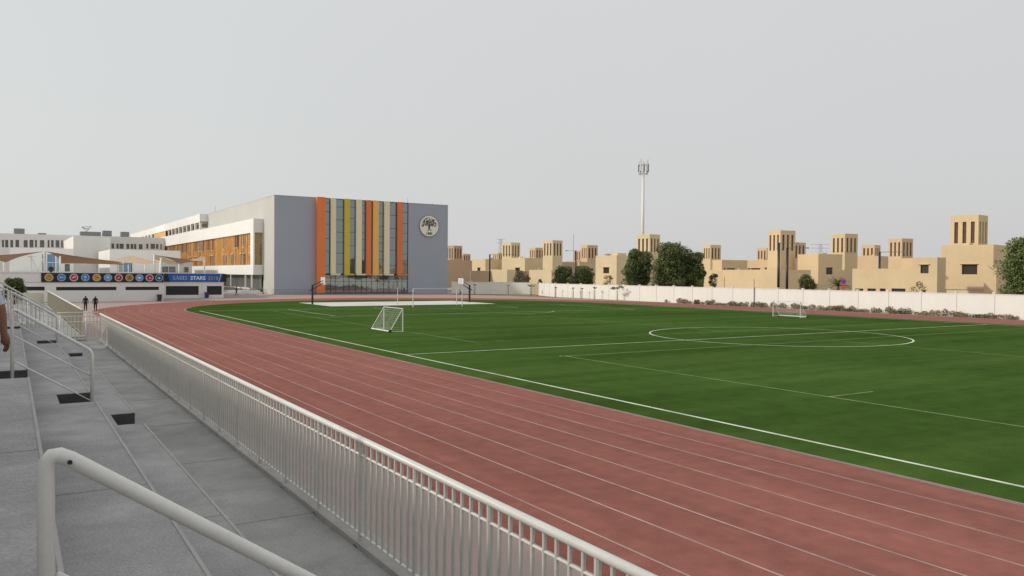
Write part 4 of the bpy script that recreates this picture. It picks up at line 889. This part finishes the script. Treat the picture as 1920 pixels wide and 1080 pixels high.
# palm
pl = thing('palm_tree', 'short palm with arching fronds behind the white wall beside the round road sign', 'tree', (108.5,77.2,0))
tk = MB(); tk.tube([(0,0,0),(0,.03,1.5),(.05,0,3.0)], [.24,.2,.24], 10); tk.build('trunk', bark, pl, True)
rd = random.Random(21)
for k in range(26):
    a = k*2.4; el = rd.uniform(.15,1.25); L_ = rd.uniform(2.3,3.1); fr_ = MB(); pts = []
    for j in range(9):
        s = j/8; pts.append(Vector((math.cos(a)*math.cos(el)*L_*s, math.sin(a)*math.cos(el)*L_*s, 3.0 + math.sin(el)*L_*s - .9*L_*.5*s*s)))
    fr_.tube(pts, [.03*(1-.8*j/8) for j in range(9)], 4)
    for j in range(1, 9):
        d = (pts[j]-pts[j-1]).normalized(); sd = d.cross(Vector((0,0,1))).normalized()
        for h2 in (0,.5):
            p = pts[j-1].lerp(pts[j], h2)
            for s in (-1,1):
                tip = p + (sd*s*.8 + d*.6 + Vector((0,0,-.25))).normalized()*.5*math.sin(math.pi*(j+h2)/9.5+.15); fr_.face([p-d*.035, p+d*.035, tip])
    fr_.build('frond', [leaf_c], pl)
# saplings with stakes along the wall
def sapling(x, y, h, crown, seed, label, cage=False):
    rd = random.Random(seed); t_ = thing('sapling', label, 'sapling', (x,y,0), 0, 'young trees planted along the white wall')
    MB().tube([(0,0,0),(.02,0,h*.5),(0,.02,h*.9)], [.05,.035,.02], 6).build('trunk', bark, t_, True)
    c_ = MB()
    for k in range(9):
        a = rd.uniform(0,6.28); ln = crown*rd.uniform(.5,1.1); e_ = (ln*math.cos(a), ln*math.sin(a), h*.82+rd.uniform(-.15,.4)*crown)
        c_.tube([(0,0,h*.72),e_], [.014,.005], 4, 1, False); leaf_quads(c_, e_, int(34*crown/.5), (crown*.34,crown*.34,crown*.2), .08, rd, 0)
    c_.build('crown', [leaf_b, bark], t_)
    for s in (-.18,.18): MB().tube([(s,.12,0),(s,.12,1.7)], .028, 5).build('stake', greymetal, t_)
    for z in (.7,1.5): MB().tube([(-.18,.12,z),(.18,.12,z)], .012, 4).build('tie', greymetal, t_)
for x, y, h, cr2, lb in ((89.9,107.75,2.7,1.1,'largest sapling with spreading leafy crown before the white wall'),(89.8,114.05,2.5,.35,'thin staked sapling left of the spreading sapling'),(89.8,117.87,2.3,.25,'nearly bare staked sapling, second left of the spreading one'),
        (89.8,120.6,2.3,.22,'nearly bare staked sapling, third left of the spreading one'),(89.9,126.4,2.3,.2,'slim bare staked sapling near the left end of the long white wall'),(91.5,137.5,2.5,.6,'sapling standing in front of the beige gate'),
        (91.2,146.0,2.4,.25,'bare sapling before the whitest part of the short wall'),(86.0,151.5,2.5,.3,'staked sapling before the grey part of the short wall')):
    sapling(x, y, h, cr2, int(y*7)%97, lb)

# ------------------------------------------------------------------ masts, poles, sign
ms = thing('telecom_mast', 'tall slender white telecom mast rising above the villas', 'mast', (161.4,182.0,0))
MB().tube([(0,0,0),(0,0,20),(0,0,35.2)], [.56,.5,.38], 14).build('pole', metalw, ms, True)
for z in (35.0, 37.6):
    q = MB(); q.tube([(1.35*math.cos(a),1.35*math.sin(a),z) for a in [2*math.pi*k/12 for k in range(13)]], .07, 5); q.build('platform_ring', greymetal, ms)
rd = random.Random(2)
for k in range(9):
    a = 2*math.pi*k/9; x, y = 1.35*math.cos(a), 1.35*math.sin(a)
    MB().tube([(x,y,34.6),(x,y,38.0+(k%3)*.8)], .05, 5).build('antenna_post', greymetal, ms)
    MB().box(x*1.1-.17, x*1.1+.17, y*1.1-.1, y*1.1+.1, 35.5+(k%2)*.3, 37.4+(k%3)*.3).build('panel_antenna', metalw if k%2 else greymetal, ms)
MB().tube([(0,0,35.2),(0,0,39.8)], [.2,.08], 8).build('spire', metalw, ms)
def pole(x, y, h, r, label, arm=None, nm='lamp_pole', mt_=metalb):
    t_ = thing(nm, label, 'lamp pole' if nm == 'lamp_pole' else 'pole', (x,y,0)); MB().tube([(0,0,0),(0,0,h)], r, 10).build('pole', mt_, t_, True)
    if arm:
        ax, ay = arm; MB().tube([(0,0,h-.05),(ax,ay,h+.02)], .04, 6).build('arm', greymetal, t_); L2 = math.hypot(ax,ay)
        MB().box(ax-.25,ax+.25,ay-.12,ay+.12,h-.1,h+.06).build('lamp_head', greymetal, t_)
    return t_
pole(97.5,164.5,9.2,.19,'black lamp pole with arm to the right between the pale villas', (5.2,-3.2))
pole(108.3,144.6,9.9,.17,'black lamp pole between the two round dark trees', (-1.5,1.5))
pole(110.8,148.8,13.8,.045,'thin tall whip antenna beside the lamp pole at the round trees', None, 'antenna_pole', greymetal)
pole(98.1,80.0,9.5,.19,'left one of the two thick black posts before the tall tower', (2.5,-1.3))
pole(100.0,79.95,8.8,.19,'right one of the two thick black posts before the tall tower', (2.6,-1.6))
pole(106.4,68.9,8.1,.16,'lone black lamp pole with arm to the right above the low annexe', (3.3,-2.0))
sg = thing('road_sign', 'round purple and red road sign with a red plate below, above the white wall', 'road sign', (99.5,69.9,0), R_(-52))
MB().tube([(0,0,0),(0,0,4.0)], .04, 8).build('post', greymetal, sg)
q = MB(); q.disc((0,-.06,3.75), .36, (1,0,0), (0,0,1), 24, 0); q.disc((0,-.066,3.75), .27, (1,0,0), (0,0,1), 24, 1); q.disc((0,-.03,3.75), .36, (-1,0,0), (0,0,1), 24, 2); q.build('sign_disc', [mat('sign_red',(.45,.03,.08),.5,.1,2), mat('sign_violet',(.12,.05,.36),.5,.1,2), metalg], sg)
q = MB(); q.box(-.36,.36,-.07,-.05,2.75,3.15); q.build('sign_plate', mat('sign_plate_red',(.5,.08,.05),.5,.2,6), sg)
def pylon(x, y, h, wd, label):
    t_ = thing('radio_pylon', label, 'pylon', (x,y,0)); q = MB(); r0, r1 = 1.1, .5
    for a in (0,1,2,3):
        sx_, sy_ = (1 if a in (0,3) else -1), (1 if a < 2 else -1); q.tube([(sx_*r0,sy_*r0,0),(sx_*r1,sy_*r1,h)], .1, 4)
    for k in range(10):
        z0, z1 = h*k/10, h*(k+1)/10; q.tube([(r0,-r0,z0),(-r1,-r1,z1)], .06, 4); q.tube([(-r0,-r0,z0),(r1,-r1,z1)], .06, 4)
    q.build('lattice', metalg, t_)
    for z in (h, h-2.0):
        MB().tube([(-wd*.55,wd*.35,z),(wd*.55,-wd*.35,z)], .09, 4).build('cross_arm', metalg, t_)
pylon(219,358.5,23,3.4,'faint lattice pylon above the cream villa right of the school')
pylon(361.8,268.3,21.5,7.5,'faint wide armed pylon on the horizon between the two right towers')

# ------------------------------------------------------------------ hoops and goals
def hoop(x, y, rz, label):
    t_ = thing('basketball_hoop', label, 'basketball hoop', (x,y,.02), rz, 'basketball hoops on the grey court')
    MB().box(-.11,.11,-.11,.11,0,2.7).build('post', metalb, t_)
    q = MB(); q.tube([(.0,0,2.65),(1.5,0,3.3)], .06, 6); q.tube([(0,0,2.05),(1.5,0,2.95)], .07, 6); q.tube([(-.45,0,1.9),(0,0,2.1)], .06, 6); q.build('arm', metalb, t_)
    q = MB(); q.box(1.5,1.56,-.9,.9,2.75,3.8); bb = q.build('backboard', mat('board',(.6,.62,.64),.3,.05,1), t_)
    q = MB(); q.box(1.565,1.572,-.9,.9,2.75,2.80); q.box(1.565,1.572,-.9,.9,3.75,3.8); q.box(1.565,1.572,-.9,-.85,2.81,3.74); q.box(1.565,1.572,.85,.9,2.81,3.74); q.box(1.565,1.572,-.3,-.26,3.05,3.5); q.box(1.565,1.572,.26,.3,3.05,3.5); q.box(1.565,1.572,-.25,.25,3.46,3.5); q.build('board_lines', metalb, bb)
    q = MB(); q.tube([(1.8+.23*math.cos(2*math.pi*k/16),.23*math.sin(2*math.pi*k/16),3.05) for k in range(17)], .012, 5); q.build('rim', orange, t_)
    q = MB()
    for k in range(12):
        a = 2*math.pi*k/12; q.tube([(1.8+.23*math.cos(a),.23*math.sin(a),3.04),(1.8+.13*math.cos(a+.4),.13*math.sin(a+.4),2.65)], .006, 3, cap=False); q.tube([(1.8+.23*math.cos(a),.23*math.sin(a),3.04),(1.8+.13*math.cos(a-.4),.13*math.sin(a-.4),2.65)], .006, 3, cap=False)
    stuff(q.build('net', metalw, t_))
hoop(35.9,109.4,0,'black basketball hoop at the left end of the court before the orange fin')
hoop(60.5,108.2,math.pi,'black basketball hoop at the right end of the court before the grey wall')
gl = thing('football_goal', 'full size white football goal frame without net before the basketball court', 'goal', (48.38,95.15,0))
MB().tube([(-3.66,0,0),(-3.66,0,2.44),(3.66,0,2.44),(3.66,0,0)], .065, 10).build('frame', metalw, gl)
for s, x2, h2 in ((-1,-3.8,2.5),(1,5.3,2.35)):
    MB().tube([(x2,4.6,0),(x2,4.6,h2)], .05, 8).build('net_support', metalw, gl)
MB().tube([(-3.8,4.6,2.3),(5.3,4.6,2.3)], .012, 5).build('net_cable', greymetal, gl)
def small_goal(x, y0, y1, back, h, label):
    t_ = thing('small_goal', label, 'goal', (x,y0,0), 0, 'small portable goals'); L_ = y1-y0; r = .045; bd = back
    MB().tube([(0,0,0),(0,0,h),(0,L_,h),(0,L_,0)], r, 8).build('front_frame', metalw, t_)
    for y in (0,L_): MB().tube([(0,y,h),(bd,y,.06)], .028, 8).build('back_stay', metalw, t_); MB().tube([(0,y,.04),(bd,y,.06)], .026, 8).build('ground_bar', metalw, t_)
    MB().tube([(bd,0,.08),(bd,L_,.08)], .06, 8).build('ballast_bar', metalw, t_)
    for y in (-.08,L_+.08): MB().tube([(bd-.02,y-.05,.1),(bd-.02,y+.05,.1)], .11, 12).build('wheel', metalb, t_)
    q = MB(); n = 16
    for k in range(n+1):
        y = L_*k/n; q.tube([(0,y,h),(bd*.42,y,h*.52-.05*math.sin(k)),(bd,y,.08)], .0035, 3, cap=False)
    for j in range(1,13):
        s = j/13; pts = []
        for k in range(n+1):
            pts.append((bd*s*.97, L_*k/n, h*(1-s)-.10*math.sin(math.pi*((k/n*3)%1))*(.4+.6*math.sin(math.pi*s))))
        q.tube(pts, .0045, 3, cap=False)
    for y in (0,L_):
        for j in range(1,9): s = j/9; q.tube([(0,y,h*s),(bd*(1-s),y,h*s)], .0035, 3, cap=False)
        for j in range(1,5): s = j/5; q.tube([(bd*s,y,.05),(bd*s,y,h*(1-s))], .0035, 3, cap=False)
    stuff(q.build('net', metalw, t_))
small_goal(25.08,55.15,58.75,-1.05,1.76,'small portable white goal with net seen from behind on the near turf')
small_goal(71.4,55.3,58.9,1.1,1.72,'small portable white goal on the far turf before the white wall')

# ------------------------------------------------------------------ people
def person(label, loc, rz, h, joints, radii, edges, mats_, zones, group=None, hair=True):
    """continuous skinned body; zones = [(zmin, material index)] from the feet up on the rest pose height"""
    t_ = thing('person', label, 'person', loc, rz, group)
    names = list(joints); me = bpy.data.meshes.new('body'); me.from_pydata([joints[n_] for n_ in names], [(names.index(a), names.index(b_)) for a, b_ in edges], [])
    o = bpy.data.objects.new('body', me); COL.objects.link(o)
    sk_ = o.modifiers.new('s','SKIN'); ly = me.skin_vertices[0].data if me.skin_vertices else None
    if ly is None:
        bm_layer = me.attributes
    for i, n_ in enumerate(names):
        me.skin_vertices[0].data[i].radius = radii[n_]; me.skin_vertices[0].data[i].use_root = (n_ == 'pelvis')
    sb = o.modifiers.new('d','SUBSURF'); sb.levels = 2; sb.render_levels = 2
    dg = bpy.context.evaluated_depsgraph_get(); m2 = bpy.data.meshes.new_from_object(o.evaluated_get(dg)); bpy.data.objects.remove(o)
    for mt_ in mats_: m2.materials.append(mt_)
    for p in m2.polygons:
        p.use_smooth = True; p.material_index = zones(p.center)
    body = inst('body', m2, t_)
    return t_
BE = [('pelvis','spine'),('spine','chest'),('chest','neck'),('neck','head'),('head','crown'),('chest','shL'),('shL','elL'),('elL','wrL'),('wrL','haL'),('chest','shR'),('shR','elR'),('elR','wrR'),('wrR','haR'),
      ('pelvis','hiL'),('hiL','knL'),('knL','anL'),('anL','toL'),('pelvis','hiR'),('hiR','knR'),('knR','anR'),('anR','toR')]
def pose(s=1.0, stepA=.12, stepB=-.10, armA=.1, armB=-.08, bend=0):
    j = {'pelvis':(0,0,.95),'spine':(0,.01,1.13),'chest':(0,.0,1.36),'neck':(0,.0,1.49),'head':(0,.015,1.595),'crown':(0,.01,1.68),
         'shL':(-.175,0,1.40),'elL':(-.25,armA*.3,1.14),'wrL':(-.25,armA,.90),'haL':(-.25,armA*1.1,.80),'shR':(.175,0,1.40),'elR':(.25,armB*.3,1.14),'wrR':(.25,armB,.90),'haR':(.25,armB*1.1,.80),
         'hiL':(-.09,0,.88),'knL':(-.10,stepA*.6,.49),'anL':(-.10,stepA,.08),'toL':(-.10,stepA+.17,.035),'hiR':(.09,0,.88),'knR':(.10,stepB*.3+.03,.49),'anR':(.10,stepB,.08),'toR':(.10,stepB+.17,.035)}
    r = {'pelvis':(.15,.11),'spine':(.145,.105),'chest':(.15,.11),'neck':(.06,.06),'head':(.105,.12),'crown':(.095,.105),'shL':(.062,.062),'elL':(.05,.05),'wrL':(.033,.03),'haL':(.03,.045),'shR':(.062,.062),'elR':(.05,.05),'wrR':(.033,.03),'haR':(.03,.045),
         'hiL':(.095,.1),'knL':(.068,.07),'anL':(.045,.045),'toL':(.04,.03),'hiR':(.095,.1),'knR':(.068,.07),'anR':(.045,.045),'toR':(.04,.03)}
    return {k: tuple(c_*s for c_ in v) for k, v in j.items()}, {k: tuple(c_*s for c_ in v) for k, v in r.items()}
navy = mat('cloth_navy',(.012,.018,.045),.9,.2,6); blackc = mat('cloth_black',(.010,.010,.012),.9,.2,6); hairm = mat('hair_black',(.008,.007,.007),.7,.2,10); bluec = mat('cloth_blue',(.03,.04,.18),.9,.15,6); whitec = mat('cloth_pale_blue',(.50,.54,.68),.9,.08,4)
redc = mat('cloth_red',(.30,.03,.04),.9,.15,6)
def std_zone(top, leg, sk=3, hr=4):
    def z(c_):
        if c_.z > 1.66 or (c_.z > 1.57 and c_.y < -.01): return hr
        if c_.z > 1.485: return sk
        if abs(c_.x) > .2 and c_.z < .88: return sk
        if c_.z > .93: return top
        if c_.z < .07: return 2
        return leg
    return z
PM = [navy, blackc, metalb, skin, hairm, bluec, redc]
j, r = pose(1.0, .03, -.02, .03, .02); person('left one of two dark figures on the near bend, in navy, back turned', (7.0,99.2,0), R_(10), 1.7, j, r, BE, PM, std_zone(0,0))
j, r = pose(.98, .17, -.15, .16, -.10); person('right one of two dark figures on the near bend, all in black', (7.95,99.0,0), R_(-5), 1.7, j, r, BE, PM, std_zone(1,1))
j, r = pose(1.02, .2, -.2, .2, -.16); person('person in blue top and black trousers walking beside the louvred low building', (36.4,155.9,0), R_(70), 1.75, j, r, BE, PM, std_zone(5,1))
# crouching person in red near the short wall
j = {'pelvis':(0,0,.38),'spine':(0,.1,.58),'chest':(0,.22,.78),'neck':(0,.30,.90),'head':(0,.36,.99),'crown':(0,.40,1.08),'shL':(-.18,.22,.80),'elL':(-.24,.38,.62),'wrL':(-.18,.52,.50),'haL':(-.14,.58,.44),'shR':(.18,.22,.80),'elR':(.24,.38,.62),'wrR':(.18,.52,.50),'haR':(.14,.58,.44),
     'hiL':(-.1,.03,.36),'knL':(-.16,.42,.50),'anL':(-.14,.22,.09),'toL':(-.14,.40,.035),'hiR':(.1,.03,.36),'knR':(.16,.42,.50),'anR':(.14,.22,.09),'toR':(.14,.40,.035)}
_, r = pose(); 
def zc(c_):
    if c_.z > 1.0: return 4
    if c_.z > .9: return 3
    if c_.z < .07: return 2
    return 6 if (c_.z > .5 and c_.y < .42) else 1
person('person in red crouching at the edge of the track before the grey wall', (80.0,146.5,0), R_(60), 1.1, j, r, BE, PM, zc)
# bystander at the left edge: bare forearm and pale short sleeve in view
j, r = pose(1.05, .05, -.03, .06, .05)
pa = {'shR':(.20,0,1.48),'elR':(.27,.02,1.20),'wrR':(.30,.10,.96),'haR':(.315,.135,.885)}
pa['elR'] = (.285,.02,1.20)
j.update(pa)
def zb(c_):
    if c_.z > 1.74: return 4
    if c_.z > 1.58: return 3
    if abs(c_.x) > .19 and c_.z < 1.25: return 3
    if c_.z > .97: return 7
    if c_.z < .07: return 2
    return 0
by = person('person cut by the left edge, only bare forearm and pale short sleeve in view', (-.365,8.9,2.86), R_(-8), 1.8, j, r, BE, PM + [whitec], zb)
for k, (dx, dy, ln) in enumerate(((-.028,.012,.085),(-.010,.022,.095),(.008,.020,.09),(.022,.010,.075))):
    b0 = Vector((.318+dx*.6,.135+dy,.87)); d1 = Vector((dx*.3,.20,-1)).normalized()
    MB().tube([b0, b0+d1*ln*.5, b0+(d1+Vector((-.2,.15,0))).normalized()*ln], [.0105,.0095,.007], 8).build('finger', skin, by, True)
MB().tube([(.300,.085,.985),(.305,.115,.94),(.312,.15,.865)], [.027,.036,.034], 12).build('palm', skin, by, True)
MB().tube([(.29,.14,.93),(.272,.17,.895),(.268,.18,.865)], [.014,.012,.008], 8).build('thumb', skin, by, True)

# mesh data kept by nobody
for me in list(bpy.data.meshes):
    if me.users == 0: bpy.data.meshes.remove(me)
